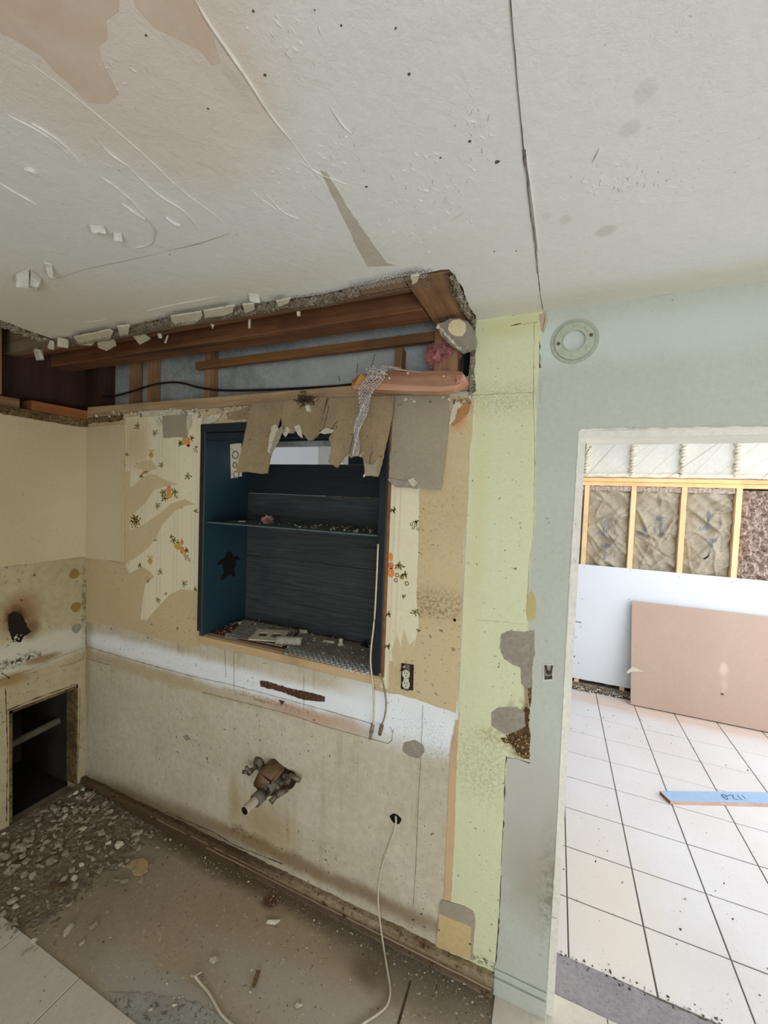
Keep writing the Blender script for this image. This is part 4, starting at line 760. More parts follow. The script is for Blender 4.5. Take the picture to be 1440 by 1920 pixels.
box('plank_joint', (xl, yb - .0165, 1.783), (xr, yb - .010, 1.7855), m_abs, cb); box('slit_sill', (xl, yb - .018, 1.942), (xr, yb + .03, 1.9445), m_abs, cb)
box('slit_end', (xl, yb - .012, 1.9445), (-1.50, yb + .03, 2.10), m_charplank2, cb); box('slit_end', (-.955, yb - .012, 1.9445), (xr, yb + .03, 2.10), m_charplank2, cb)
box('slit_head', (-1.50, yb - .016, 2.036), (-.955, yb - .004, 2.066), m_sheath, cb, .002); box('slit_end', (-1.50, yb - .012, 2.066), (-.955, yb + .03, 2.10), m_charplank2, cb)
bm = bmesh.new(); bx(bm, (xl + .002, .004, 1.632), (xr - .002, yb - .017, 1.6385), 0, .001)
sh = new('shelf', bm, M('dusty_teal_shelf', (112, 122, 118), (70, 92, 98), 14, .9, fine=.2), cb)
box('bottom_board', (xl, .03, 1.04), (xr, yb, zb), m_brick, cb); box('sill', (-1.608, -.012, 1.034), (-.615, .03, zb), m_tanwood, cb, .003); box('sill_underlay', (-1.600, .0, zb), (-.66, .035, zb + .003), m_tanwood, cb)
# turtle shaped black cut-out on the teal side
tc_ = lambda px, py: at(px, py, 0, xl)
slab('black_cutout', [tc_(340 + u / 3.273, 760 + v / 3.273) for u, v in ((275, 905), (290, 895), (310, 905), (318, 930), (345, 925), (358, 945), (330, 955), (335, 980), (322, 1005), (326, 1035), (330, 1052), (312, 1048), (305, 1035), (275, 1050), (262, 1068), (238, 1070), (245, 1050), (262, 1030), (256, 1000), (250, 975), (225, 978), (220, 968), (240, 945), (262, 938), (272, 925))], XN, .002, .003, m_void, cb, (.01, .0015, 2))
# metal bracket plate with rings hanging at the upper left of the niche
br = empty('hanging_plate', tuple(W(441, 897, .02))); tag(br, 'narrow white plate with curled wire rings hanging at cabinet upper left', 'plate')
slab('plate', wp((431.5, 833), (452, 831), (453, 893), (433, 897), y=.03), YN, 0, .003, m_cream, br, (.01, .0006, 1))
bm = bmesh.new()
for px, py, r_ in ((441, 853, .018), (440, 872, .012), (443, 890, .017)):
    c = W(px, py, .026); tube(bm, [c + V((math.cos(t * .5236) * r_, 0, math.sin(t * .5236) * r_)) for t in range(13)], .0022, 6, caps=False)
new('wire_ring', bm, m_wiredark, br)
for px, py in ((435, 843), (435, 888)): bm = bmesh.new(); chunk(bm, W(px, py, .026), .003, .6, px, 0, 10); new('screw', bm, m_crack, br)
# chevron shelf paper
g = N('chevron_paper'); s = g.n('ShaderNodeSeparateXYZ'); g.l(g.pos, s.inputs[0])
tri = g.math('PINGPONG', g.math('MULTIPLY', s.outputs[0], 1.0), .0135); yy = g.math('ADD', s.outputs[1], g.math('MULTIPLY', tri, 1.7)); fr = g.math('PINGPONG', yy, .014)
st = g.math('GREATER_THAN', fr, .007); c = g.mix(st, lin((236, 238, 240)), lin((128, 136, 144)))
vv = g.noise(24, 5).outputs[0]; dm = g.ramp(s.outputs[1], .015, .085); dx = g.ramp(s.outputs[0], -.85, -1.15, 0, .7); du = g.math('MAXIMUM', dm, dx)
c = g.mix(g.math('MULTIPLY', du, g.ramp(vv, .25, .6, .55, .97)), c, lin((140, 132, 118))); c = g.mix(g.ramp(g.noise(90, 5).outputs[0], .60, .66, 0, .6), c, lin((84, 76, 64)))
g.l(c, g.b.inputs['Base Color']); g.b.inputs['Roughness'].default_value = .6; m_chev = g.m
z0 = zb + .003
def paper(name, pts, label, lift, seed, parent=None, n=26, mat=m_chev):
    # draped sheet: bilinear patch between 4 corners, wrinkled
    bm = bmesh.new(); a, b, c, d = [V(p) for p in pts]
    def fn(u, v):
        q = a.lerp(b, u).lerp(d.lerp(c, u), v); e = .004 * noise.noise(V((u * 7, seed, v * 3))) * (1 if 0 < v else 1)
        return q + V((e * (1 if v in (0, 1) else 0), e, .0015 + lift(u, v) + .0022 * abs(noise.noise(V((u * 12, v * 9, seed))))))
    grid(bm, fn, n, n); o = new(name, bm, mat, parent, True); tag(o, label, 'shelf paper'); md = o.modifiers.new('solid', 'SOLIDIFY'); md.thickness = .0006; return o
paper('shelf_paper', [(-1.10, -.008, z0), (-.668, -.016, z0), (-.668, .27, z0), (-1.20, .27, z0)], 'grey and white chevron shelf paper spread on the right of the cabinet floor', lambda u, v: -.010 * max(0, .06 - v) / .06 * (u > .05), 2)
paper('shelf_paper', [(-1.45, .015, z0), (-1.13, .03, z0), (-1.20, .27, z0), (-1.56, .27, z0)], 'dusty peeled shelf paper on the cabinet floor under the cover plate', lambda u, v: .006 + .012 * max(0, .3 - v), 5, mat=m_dustpaper)
paper('shelf_paper', [W(415, 1210, -.006), W(437, 1216, -.010), W(452, 1192, .06), W(425, 1188, .05)], 'curled tongue of shelf paper hanging over the left cabinet sill', lambda u, v: .004 + .006 * math.sin(v * 3.1), 7, n=12)
# curled roll of paper
bm = bmesh.new(); c0 = V((-1.13, .085, z0 + .022)); ax_ = V((.11, .05, 0)).normalized(); sd = V((-ax_.y, ax_.x, 0))
grid(bm, lambda u, v: c0 + ax_ * (u - .5) * .12 + sd * math.cos(v * 5.2) * .020 * (1 + .3 * v) + V((0, 0, math.sin(v * 5.2) * .020)) + V((0, 0, .003 * noise.noise(V((u * 9, v * 9, 0))))), 12, 18)
o = new('paper_curl', bm, m_dustpaper, None, True); tag(o, 'crumpled curl of dusty paper beside the cover plate in the cabinet', 'paper'); o.modifiers.new('s', 'SOLIDIFY').thickness = .0008
# cover plate
r = empty('cover_plate', (-1.26, .10, z0)); tag(r, 'loose two-slot cream outlet cover plate lying on the cabinet floor', 'cover plate')
bm = bmesh.new(); M2 = Matrix.Translation((-1.245, .085, z0 + .026)) @ Matrix.Rotation(.32, 4, 'Z') @ Matrix.Rotation(.12, 4, 'X')
for a, b in (((-.08, -.055, 0), (-.055, .055, .005)), ((.055, -.055, 0), (.08, .055, .005)), ((-.012, -.055, 0), (.012, .055, .005)), ((-.055, -.055, 0), (-.012, -.02, .005)), ((-.055, .02, 0), (-.012, .055, .005)), ((.012, -.055, 0), (.055, -.02, .005)), ((.012, .02, 0), (.055, .055, .005))): bx(bm, a, b)
bm.transform(M2); new('plate', bm, m_cream, r)
# knob
r = empty('drawer_knob', (-.90, .22, z0)); tag(r, 'small white knob standing at the back of the cabinet floor', 'knob')
bm = bmesh.new(); c = V((-.915, .20, z0 + .004)); tube(bm, [c, c + V((0, 0, .006))], .017, 14); new('base', bm, m_cream, r, True); bm = bmesh.new(); tube(bm, [c + V((0, 0, .0061)), c + V((0, 0, .022)), c + V((0, 0, .030))], .009, 12, r1=.011); new('stem', bm, m_cream, r, True)
# ---- chips: shared meshes centred on themselves
chips = []
for k in range(10): bm = bmesh.new(); chunk(bm, (0, 0, 0), 1, .5, k + 700, 0, 14); me = new('plaster_chip', bm, m_flake); chips.append(me.data); bpy.data.objects.remove(me)
chipsd = [c.copy() for c in chips]
for c in chipsd: c.materials[0] = M('dusty_grey_chip', (182, 172, 154), (150, 139, 120), 20, .9, fine=.25, bump=(80, .002)) if c is chipsd[0] else chipsd[0].materials[0]
def chip(p, r, label, group=None, name='plaster_chip', k=0, me=None, cat='plaster piece', sc=(1, 1, 1), rz=0, rx=0):
    o = bpy.data.objects.new(name, (me or chips)[k % 10]); COL.objects.link(o); o.location = p; o.scale = (r * sc[0], r * sc[1], r * sc[2]); o.rotation_euler = (rx, 0, rz)
    return tag(o, label, cat, group)
chip(V((-1.53, .20, z0 + .012)), .017, 'rounded white plaster chip at the back left of cabinet floor', k=1); chip(V((-1.16, .245, z0 + .014)), .022, 'white plaster chip against the back plank mid cabinet', k=2, sc=(1.2, .8, .9)); chip(V((-.985, .20, z0 + .007)), .026, 'flat white chip beside the small knob in the cabinet', k=3, sc=(1.3, .6, .4)); chip(V((-.93, .08, z0 + .006)), .024, 'dusty flat fragment mid-right on chevron paper', k=4, sc=(1.4, .8, .4), me=chipsd)
chip(V((-.80, .235, z0 + .012)), .024, 'black broken fragment in the back right corner of cabinet', k=5, sc=(1.6, .5, .8), me=None).data = (lambda d: (d.materials.clear(), d.materials.append(m_void), d)[2])(chips[5].copy())
rr = random.Random(31)
bm = bmesh.new()
for k in range(420):
    x = rr.uniform(-1.56, -.67); y = rr.uniform(.03, .28)
    chunk(bm, (x, y, z0 + .004 + (.010 if x < -1.13 else .002)), rr.choice((.0025, .0035, .006)), .6, k, rr.choice((0, 1, 1)), 8)
tag(new('cabinet_dust', bm, [m_flake, m_rubble]), 'grit and plaster crumbs scattered over the cabinet floor', 'debris', kind='stuff')
bm = bmesh.new()
for k in range(110):
    x = rr.triangular(-1.45, -.66, -.75); chunk(bm, (x, rr.uniform(.02, .25), 1.6425), rr.choice((.003, .005, .008)), .7, k, rr.choice((0, 1, 1)), 8)
tag(new('shelf_grit', bm, [m_flake, m_rubble]), 'row of plaster grit along the cabinet shelf', 'debris', kind='stuff')
bm = bmesh.new(); bmesh.ops.create_icosphere(bm, subdivisions=4, radius=.026)
for v in bm.verts: v.co *= 1 + .55 * fb(v.co * 70, 4); v.co.z *= .8
o = new('fibre_clump', bm, M('dull_pink_fluff', (190, 156, 140), (120, 90, 78), 60, 1)); o.location = V((-1.30, .12, 1.657)); tag(o, 'clump of dull pink fluff sitting on the cabinet shelf', 'insulation')
chip(V((-1.43, .08, 1.645)), .02, 'flat plaster flake on the left part of the cabinet shelf', k=6, sc=(1.6, .8, .3))
# ================================================================== TORN BOARD FLAPS over the niche
def flap(name, pts, label, y0, tilt, zt=2.185, seed=0, mat=m_paperback, th=.010, cat='drywall flap', extra=()):
    # board hinged at height zt in front of the wall, leaning into the room: y = y0 - tilt*(zt - z)
    n = V((0, -1, tilt)).normalized(); h = V((0, y0, zt)); out = []
    def on(px, py):
        d = RX * (px - 720) + UP * (960 - py) + FW * FPX; t = (h - CAM).dot(n) / d.dot(n); return CAM + d * t
    r = empty(name, tuple(on(*pts[0]))); tag(r, label, cat)
    bd = slab('board', [on(a, b) for a, b in pts], n, 0, th, mat, r, (.006, .0016, seed))
    for k, (q, mt, o) in enumerate(extra): slab('torn_fold', [on(a, b) for a, b in q], n, o, .006, mt, bd, (.005, .0018, seed + k + 20))
    return r, on
flap('drywall_flap', ((472, 758), (500, 754), (531, 752), (525, 778), (519, 800), (511, 833), (505, 860), (500, 887), (480, 887), (460, 884), (442, 885), (452, 845), (462, 800)), 'leftmost long brown board flap, leaning over cabinet head with square-cut foot', -.035, .20, seed=1,
     extra=(((( 512, 800), (520, 796), (524, 806), (518, 822), (512, 838), (508, 852), (504, 848), (506, 828)), m_flake, .008), (((521, 812), (531, 800), (534, 806), (528, 820), (519, 838), (512, 852), (510, 846)), m_paperback2, .012)))
flap('drywall_flap', ((533, 751), (570, 747), (612, 745), (607, 770), (602, 795), (598, 812), (586, 824), (578, 826), (572, 818), (566, 812), (556, 806), (548, 812), (536, 812), (530, 815), (528, 800), (527, 780)), 'short middle brown flap with ragged lower edge above the light slit', -.03, .10, seed=2,
     extra=((((553, 800), (562, 797), (566, 808), (568, 822), (560, 816)), m_flake, .006), (((531, 812), (540, 800), (544, 806), (536, 820)), m_flake, .006)))
flap('drywall_flap', ((617, 747), (680, 744), (738, 742), (736, 770), (728, 810), (721, 842), (714, 872), (708, 893), (696, 892), (684, 891), (684, 878), (680, 858), (668, 854), (657, 858), (650, 850), (640, 862), (631, 876), (624, 872), (615, 866), (620, 848), (621, 833), (616, 822), (628, 804), (612, 802), (600, 806), (606, 778)), 'large cracked brown flap with torn tongues right of centre', -.04, .14, seed=3,
     extra=((((598, 812), (612, 803), (628, 806), (622, 812), (608, 814)), m_flake, .004), (((684, 868), (700, 872), (710, 860), (707, 880), (704, 892), (686, 892)), m_paperback2, .006)))
_, on4 = flap('drywall_flap', ((741, 744), (790, 742), (842, 740), (842, 770), (838, 830), (832, 880), (826, 918), (800, 917), (787, 914), (775, 902), (756, 899), (729, 901), (731, 860), (735, 800)), 'rightmost grey board flap lying flat over beige wall beside black frame', -.010, .035, seed=4, mat=m_paperback2,
     extra=((((728, 899), (740, 897), (757, 903), (772, 902), (782, 910), (785, 916), (740, 913)), m_plaster, .006), (((766, 900), (776, 896), (785, 906), (776, 914)), m_flake, .010)))
flap('drywall_flap', ((304, 775), (325, 772), (350, 771), (352, 790), (351, 806), (350, 821), (330, 819), (306, 821), (305, 800)), 'small square grey board scrap over the wallpaper, left of the black cabinet frame', -.006, .02, seed=5, mat=m_paperback2, th=.006)
flap('drywall_flap', ((425, 775), (450, 768), (472, 760), (466, 785), (440, 788), (426, 786)), 'narrow brown board scrap just above the black cabinet head', -.012, .05, seed=6, th=.006)
for k, pp in enumerate((((655, 850), (662, 820), (668, 800)), ((692, 880), (694, 862), (698, 845)), ((612, 815), (625, 800), (632, 790)), ((606, 803), (612, 785), (617, 760)))):
    n = V((0, -1, .14)).normalized(); h = V((0, -.0405, 2.185)); P = []
    for a, b in pp: d = RX * (a - 720) + UP * (960 - b) + FW * FPX; P.append(CAM + d * ((h - CAM).dot(n) / d.dot(n)))
    bm = bmesh.new(); tube(bm, P, .0013, 4); o = new('crack_line', bm, m_crack, bpy.data.objects['drywall_flap.002'].children[0])
bm = bmesh.new(); c = W(665, 894, -.05); chunk(bm, (0, 0, 0), .009, .8, 8, 0, 14); o = new('plaster_crumb', bm, m_flake, bpy.data.objects['drywall_flap.002'].children[0]); o.location = W(684, 892, -.085)
# root-like clump at the plate
r = empty('fibre_knot', tuple(W(575, 755, -.03))); tag(r, 'dark tangled fibre knot with white lump at the plate edge above flaps', 'debris')
bm = bmesh.new(); rr = random.Random(9); c = W(574, 750, -.035)
for k in range(60):
    p = c + V((rr.gauss(0, .022), rr.gauss(0, .010), rr.gauss(0, .012))); P = [p]
    for q in range(4): P.append(P[-1] + V((rr.gauss(0, .010), rr.gauss(0, .006), rr.gauss(0, .008))))
    tube(bm, P, .0014, 4)
new('fibres', bm, m_crack, r)
bm = bmesh.new(); chunk(bm, W(578, 766, -.045), .020, .7, 4, 0, 20); new('plaster_lump', bm, m_flake, r)
# ================================================================== BROKEN BEAM, LATH, CHUNK, INSULATION in the soffit
r = empty('broken_beam', tuple(W(760, 735, -.12))); tag(r, 'splintered reddish offcut of lumber lying across the soffit ledge', 'lumber')
y1 = -.07; y2 = -.115
A = [W(660, 712, y1), W(700, 694, y1), W(760, 697, y1), W(830, 695, y1), W(866, 697, y1), W(875, 708, y1)]; Bq = [W(659, 724, y2), W(700, 718, y2), W(760, 722, y2), W(830, 725, y2), W(858, 722, y2), W(874, 713, y2)]; Cq = [W(664, 730, y2), W(700, 730, y2), W(760, 733, y2), W(820, 734, y2), W(850, 730, y2), W(872, 716, y2)]
D_ = [p + V((0, .045, -.01)) for p in A]; E_ = [p + V((0, .05, 0)) for p in Cq]
bm = bmesh.new(); rows = []
for row in (A, Bq, Cq, E_, D_): rows.append([bm.verts.new(p + V((0, .002 * math.sin(i * 3), 0))) for i, p in enumerate(row)])
for a, b in zip(rows, rows[1:] + rows[:1]):
    for i in range(5): bm.faces.new((a[i], a[i + 1], b[i + 1], b[i]))
bm.faces.new([q[0] for q in rows]); bm.faces.new([q[-1] for q in rows][::-1])
new('beam_body', bm, wood('salmon_lumber', (172, 124, 98), (196, 150, 122), 'x', freq=34), r)
bm = bmesh.new(); chunk(bm, W(676, 716, -.1), .026, .9, 31, 0, 22); chunk(bm, W(664, 722, -.1), .017, .8, 32, 0, 18); new('broken_end', bm, wood('ochre_end', (186, 132, 66), (160, 106, 50), 'z', freq=60), r)
bm = bmesh.new(); chunk(bm, W(866, 712, -.112), .020, .8, 35, 0, 20); new('pink_end', bm, M('pink_splinter', (206, 156, 136), (190, 138, 118), 30, .8), r)
bm = bmesh.new()
for a, b in (((722, 686), (752, 690)), ((728, 688), (770, 696)), ((740, 692), (790, 698))): tube(bm, [W(*a, -.1), W(*b, -.11)], .003, 4, r1=.001)
new('splinter', bm, m_pinkwood, r); bm = bmesh.new(); chunk(bm, W(832, 706, -.10), .007, .6, 3, 0, 12); chunk(bm, W(765, 700, -.10), .010, .4, 4, 0, 12); new('knot', bm, m_pinkwood, r)
bm = bmesh.new()
for a, b in (((671, 682), (669, 700)), ((703, 664), (696, 690)), ((635, 705), (637, 714))): tube(bm, [W(*a, .04), W(*b, .02)], .0018, 5)
o = new('bent_nail', bm, m_wiredark, wall)
# hanging scrap of lath mesh
hm = empty('wire_mesh_scrap', tuple(W(690, 735, -.14))); tag(hm, 'silvery strip of wire lath draped over the broken lumber and hanging down', 'wire mesh')
MP = smooth_path([W(712, 690, -.12), W(705, 702, -.135), W(694, 725, -.14), W(686, 750, -.135), W(678, 780, -.13), W(671, 810, -.13), W(668, 835, -.13), W(666, 856, -.135)], 10)
wdt = [.044, .052, .030, .020, .013, .012, .011, .012]
def mf(u, v):
    s = u * .0042; p = along(MP, s)
    if p is None: return None
    t = s / .42; i = min(6, int(t * 7)); ww = wdt[i] + (wdt[min(7, i + 1)] - wdt[i]) * (t * 7 - i); q = v / 13.0 - .5
    return p + V((ww * q * 1.6, -.012 * math.sin(q * 6 + u * .2) - .004 * noise.noise(V((u, v, 1))), .004 * noise.noise(V((v * 2, u * .3, 0)))))
hexwire('mesh', mf, 66, 7, .0012, m_wire, hm, .02, 2)
bm = bmesh.new(); rr = random.Random(12)
for k in range(50): chunk(bm, W(706 + rr.gauss(0, 10), 699 + rr.gauss(0, 6), -.13), rr.uniform(.002, .006), .8, k, 0, 8)
for k in range(14): chunk(bm, W(670 + rr.uniform(-8, 12), 852 + rr.uniform(-3, 6), -.10), rr.uniform(.003, .005), .8, k, 0, 8)
tag(new('stuck_plaster', bm, m_flake, hm), None, kind='stuff')
# hanging plaster chunk at the soffit corner
hc = empty('hanging_plaster', tuple(W(858, 660, -.06))); tag(hc, 'big grey plaster chunk with cream paint spot hanging at the soffit corner', 'plaster piece')
n = V((-.35, -.9, -.15)).normalized()
slab('chunk_body', wp((819, 607), (832, 604), (845, 597), (862, 597), (878, 604), (888, 620), (893, 638), (889, 650), (878, 655), (866, 659), (852, 652), (838, 640), (826, 628), (822, 616), y=-.07), YN, 0, .028, m_plaster, hc, (.006, .002, 3))
slab('cream_face', wp((842, 609), (850, 601), (862, 599), (872, 607), (874, 620), (868, 630), (853, 631), (844, 625), (840, 617), y=-.07), YN, .003, .004, M('cream_spot', (226, 214, 172)), hc, (.006, .002, 4))
bm = bmesh.new(); rr = random.Random(2)
for k in range(26): t = k / 26; p = W(821 + t * 42, 612 + t * 44, -.076); chunk(bm, p, rr.uniform(.005, .009), .7, k, 0, 10)
new('broken_rim', bm, m_flake, hc)
bm = bmesh.new(); bmesh.ops.create_icosphere(bm, subdivisions=5, radius=1)
for v in bm.verts:
    d = .95 + .42 * fb(v.co * 2.2, 6) + .22 * noise.noise(v.co * 9) + .12 * noise.noise(v.co * 26); v.co = V((v.co.x * .062, v.co.y * .03, v.co.z * .058)) * d
for v in bm.verts: v.co += W(832, 662, .02)
o = new('insulation_tuft', bm, m_pink2); tag(o, 'tuft of pink fibreglass stuffed in the soffit corner', 'insulation')
# black cable sagging in the soffit
bm = bmesh.new(); tube(bm, smooth_path([W(178, 744, .05), W(215, 742, .04), W(250, 733, .035), (W(285, 722, .03)), W(320, 717, .03), W(345, 719, .03), W(375, 727, .03), W(420, 732, .04), W(500, 731, .05), W(580, 727, .06), W(650, 722, .06), W(700, 712, .06)]), .0055, 8)
tag(new('black_cable', bm, m_blackcable, None, True), 'black cable sagging along the back of the opened soffit', 'cable')
# ================================================================== SMALL WALL FIXTURES
r = empty('power_outlet', tuple(W(763, 1268, -.01))); tag(r, 'old cream duplex outlet without cover plate in its black wall box', 'outlet')
slab('wall_box', wp((753, 1243), (776, 1246), (775, 1294), (752, 1291)), YN, .003, .004, m_blackmetal, r, (.008, .001, 2))
box('strap', tuple(W(758, 1293) + V((0, -.006, 0))), tuple(W(769, 1246) + V((0, -.0032, 0))), m_valve, r, .0005)
for py in (1262, 1281):
    c = W(763, py); bm = bmesh.new(); P = []
    for i in range(16): t = i / 16 * 6.2832; P.append(c + V((max(-.0145, min(.0145, math.cos(t) * .0165)), 0, math.sin(t) * .0165)))
    rc = slab('receptacle', P, YN, .0125, .006, m_cream, r)
    for dx, w_, h_ in ((-.005, .0013, .0045), (.005, .0013, .0038)): box('slot', tuple(c + V((dx - w_, -.0131, .001))), tuple(c + V((dx + w_, -.0124, .001 + h_ * 2))), m_void, rc)
    bm = bmesh.new(); tube(bm, [c + V((0, -.0124, -.007)), c + V((0, -.0131, -.007))], .0024, 8); new('slot', bm, m_void, rc)
box('bridge', tuple(W(763, 1274) + V((-.010, -.011, -.006))), tuple(W(763, 1274) + V((.010, -.0063, .008))), m_cream, r)
bm = bmesh.new(); tube(bm, [W(759, 1249) + V((0, -.003, 0)), W(759, 1249) + V((0, -.010, 0))], .004, 10); new('screw', bm, m_wire, r)
# fan / switch stub plate on the grey green wall
r = empty('switch_yoke', tuple(W(1028, 1262, -.004))); tag(r, 'small painted-over switch hole with dark Y-shaped metal on the grey green wall', 'switch')
slab('hole', wp((1020, 1248), (1035, 1247), (1036, 1273), (1021, 1274)), YN, .0022, .003, m_plaster, r, (.006, .001, 1))
for q in (((1021, 1247), (1025, 1247), (1027, 1256), (1032, 1256), (1034, 1247), (1037, 1248), (1035, 1262), (1030, 1265), (1024, 1262)), ((1023, 1266), (1029, 1268), (1035, 1265), (1036, 1272), (1022, 1273))): slab('metal', wp(*q), YN, .0040, .003, M('dark_switch_metal', (74, 70, 60), (50, 46, 38), 60, .8), r, (.004, .0006, 3))
# round detector mounting ring
r = empty('detector_base', tuple(W(1076, 640, -.004))); tag(r, 'round painted mounting base of a detector above the doorway', 'mounting plate')
c = W(1077, 640)
def ringm(name, ro, ri, y0, y1, mat, seg=48, a0=0, a1=6.28319):
    bm = bmesh.new(); k = seg; full = a1 - a0 > 6.2; R_ = []
    for i in range(k if full else k + 1):
        t = a0 + (a1 - a0) * i / k; d = V((math.cos(t), 0, math.sin(t))); R_.append([bm.verts.new(c + d * q + V((0, y, 0))) for q, y in ((ro, y0), (ro * .985, y1), (ri, y1), (ri, y0))])
    m = len(R_)
    for i in range(m if full else m - 1):
        j = (i + 1) % m
        for a in range(4): b = (a + 1) % 4; bm.faces.new((R_[i][a], R_[j][a], R_[j][b], R_[i][b]))
    if not full: bm.faces.new(R_[0]); bm.faces.new(R_[-1][::-1])
    return new(name, bm, mat, r, recalc=True)
mr = M('painted_ring', (186, 194, 176), (176, 184, 168), 20, .6)
ringm('rim', .073, .062, 0, -.003, M('darker_ring_rim', (178, 184, 168), (166, 172, 156), 20, .6)); ringm('base_ring', .061, .034, 0, -.0065, mr); ringm('inner_lip', .036, .033, 0, -.0095, mr)  # outer rim slightly darker than the base ring
for a in (.55, 1.35, 2.2, 3.9, 4.6, 5.5): ringm('bayonet_tab', .053, .045, -.006, -.0095, mr, 6, a, a + .32)
for a, k in ((.25, .05), (3.25, .048)):
    bm = bmesh.new(); q = c + V((math.cos(a) * k, 0, math.sin(a) * k)); tube(bm, [q + V((0, -.006, 0)), q + V((0, -.0085, 0))], .0055, 12); new('screw', bm, m_line, r)
# anchor hole
bm = bmesh.new(); c = W(853, 1162); tube(bm, [c, c + V((0, -.004, 0))], .011, 12); o = new('wall_anchor', bm, m_beige); bm = bmesh.new(); tube(bm, [c + V((0, -.004, 0)), c + V((0, -.0046, 0))], .006, 10); new('anchor_hole', bm, m_void, o); tag(o, 'small round anchor hole in beige paint left of the green strip', 'wall anchor')
# knife-thin hole and the white cable out of it
r = empty('floor_cable', tuple(W(742, 1536, -.005))); tag(r, 'long cream cable from round wall hole down across the kitchen floor', 'cable')
c = W(742, 1535); slab('wall_hole', [c + V((math.cos(t * .5) * .024 * (1 + .12 * math.sin(t * 2.3)), 0, math.sin(t * .5) * .020)) for t in range(12)], YN, .0015, .003, m_void, r)
fpth = [W(742, 1530, .0), W(742, 1545, -.012), W(735, 1570, -.016), W(722, 1605, -.018), W(713, 1640, -.02), W(709, 1680, -.03), W(711, 1715, -.035)]
for px, py, z in ((717, 1760, .03), (724, 1805, .012), (731, 1850, .0085), (730, 1872, .0085), (722, 1890, .0085), (702, 1906, .0085), (680, 1920, .0085), (640, 1950, .0085)): fpth.append(F(px, py, z))
bm = bmesh.new(); tube(bm, smooth_path(fpth, 8), .0038, 8); new('cable', bm, m_cable, r, True)
r = empty('short_cable', tuple(F(365, 1832, .006))); tag(r, 'short cream cable with frayed end lying near the floor tiles at the bottom', 'cable')
bm = bmesh.new(); tube(bm, smooth_path([F(365, 1830, .018), F(375, 1843, .008), F(390, 1860, .006), F(402, 1880, .006), F(415, 1902, .006), F(440, 1925, .006), F(480, 1950, .006)], 8), .0042, 8); new('cable', bm, m_cable, r, True)
bm = bmesh.new(); rr = random.Random(4)
for k in range(7): a = F(365, 1830, .018); tube(bm, [a, a + V((rr.uniform(-.02, .02), rr.uniform(-.005, .02), rr.uniform(-.012, .012)))], .0016, 5)
new('frayed_wires', bm, m_cable, r)
# two cords hanging off the cabinet sill
r = empty('power_lead', tuple(W(700, 1385, -.012))); tag(r, 'cream cord with a plug hanging down from the cabinet right corner', 'cord')
bm = bmesh.new(); tube(bm, smooth_path([W(709, 1020, -.028), W(706, 1090, -.028), W(702, 1160, -.030), W(696, 1215, -.034), W(695, 1245, -.036), W(699, 1280, -.026), W(701, 1320, -.014), W(700, 1360, -.010)], 8), .0036, 8); new('cord', bm, m_cable, r, True)
bm = bmesh.new(); a, b = W(699, 1358, -.012), W(694, 1386, -.012); tube(bm, [a, a.lerp(b, .5)], .006, 10, r1=.0085); tube(bm, [a.lerp(b, .5), b], .0075, 10, r1=.0055); new('plug', bm, m_cablegrey, r, True)
bm = bmesh.new(); [tube(bm, [b + V((d, 0, 0)), b + V((d - .001, 0, -.012))], .0012, 4) for d in (-.003, .003)]; new('prong', bm, m_wire, r)
r = empty('power_lead', tuple(W(715, 1372, -.012))); tag(r, 'shorter grey-stained cord beside the plug cord below the cabinet corner', 'cord')
bm = bmesh.new(); tube(bm, smooth_path([W(713, 1262, -.022), W(720, 1290, -.014), W(724, 1320, -.010), W(721, 1345, -.010), W(715, 1362, -.010)], 8), .0032, 8); new('cord', bm, m_cablegrey, r, True)
bm = bmesh.new(); a, b = W(716, 1360, -.012), W(712, 1378, -.012); tube(bm, [a, b], .008, 10, r1=.0065); new('plug', bm, M('mouldy_plug', (130, 112, 80), (110, 92, 64), 40, .8), r, True)
# ---- plumbing stubs
r = empty('drain_stub', tuple(W(500, 1480))); tag(r, 'grey and white drain pipe stub poking out of the stained lower wall', 'pipe')
P0 = W(522, 1460); dq = V((-.0, -1, -.0))
bm = bmesh.new(); pipe(bm, W(520, 1462, -.03), W(520, 1462, -.03) + V((-.002, -.075, .0)), .0265, .022); pipe(bm, W(520, 1462) + V((-.002, -.10, 0)), W(520, 1462) + V((-.003, -.145, 0)), .0275, .021); new('coupling', bm, m_abs, r, True)
bm = bmesh.new(); pipe(bm, W(520, 1462) + V((-.003, -.12, 0)), W(520, 1462) + V((-.006, -.205, -.001)), .0195, .0165, 20, 0, 1); new('pipe_end', bm, [m_pvc, m_pipein], r, False)
bm = bmesh.new(); c = W(520, 1462) + V((-.005, -.19, 0)); tube(bm, [c, c + V((0, -.001, 0))], .0165, 16); new('pipe_plug', bm, m_pipein, r)
slab('wall_break', wp((490, 1438), (508, 1428), (528, 1436), (552, 1448), (560, 1462), (548, 1478), (528, 1490), (505, 1492), (490, 1474)), YN, .002, .003, m_pipein, r, (.006, .003, 4))
r = empty('pipe_sleeve', tuple(W(510, 1450, -.03))); tag(r, 'bent brown metal sleeve around the drain pipe stub', 'pipe')
bm = bmesh.new(); c = W(516, 1446)
obox(bm, c + V((.004, -.045, .006)), V((.036, 0, -.015)), V((0, .055, 0)), V((.018, 0, .040))); bmesh.ops.bevel(bm, geom=bm.edges[:], offset=.008, segments=2, affect='EDGES')
new('sleeve', bm, m_brownmetal, r, True)
bm = bmesh.new(); tube(bm, [W(504, 1426, -.02), W(508, 1436, -.03), W(514, 1444, -.03)], .003, 5, r1=.004); new('metal_point', bm, m_brownmetal, r)
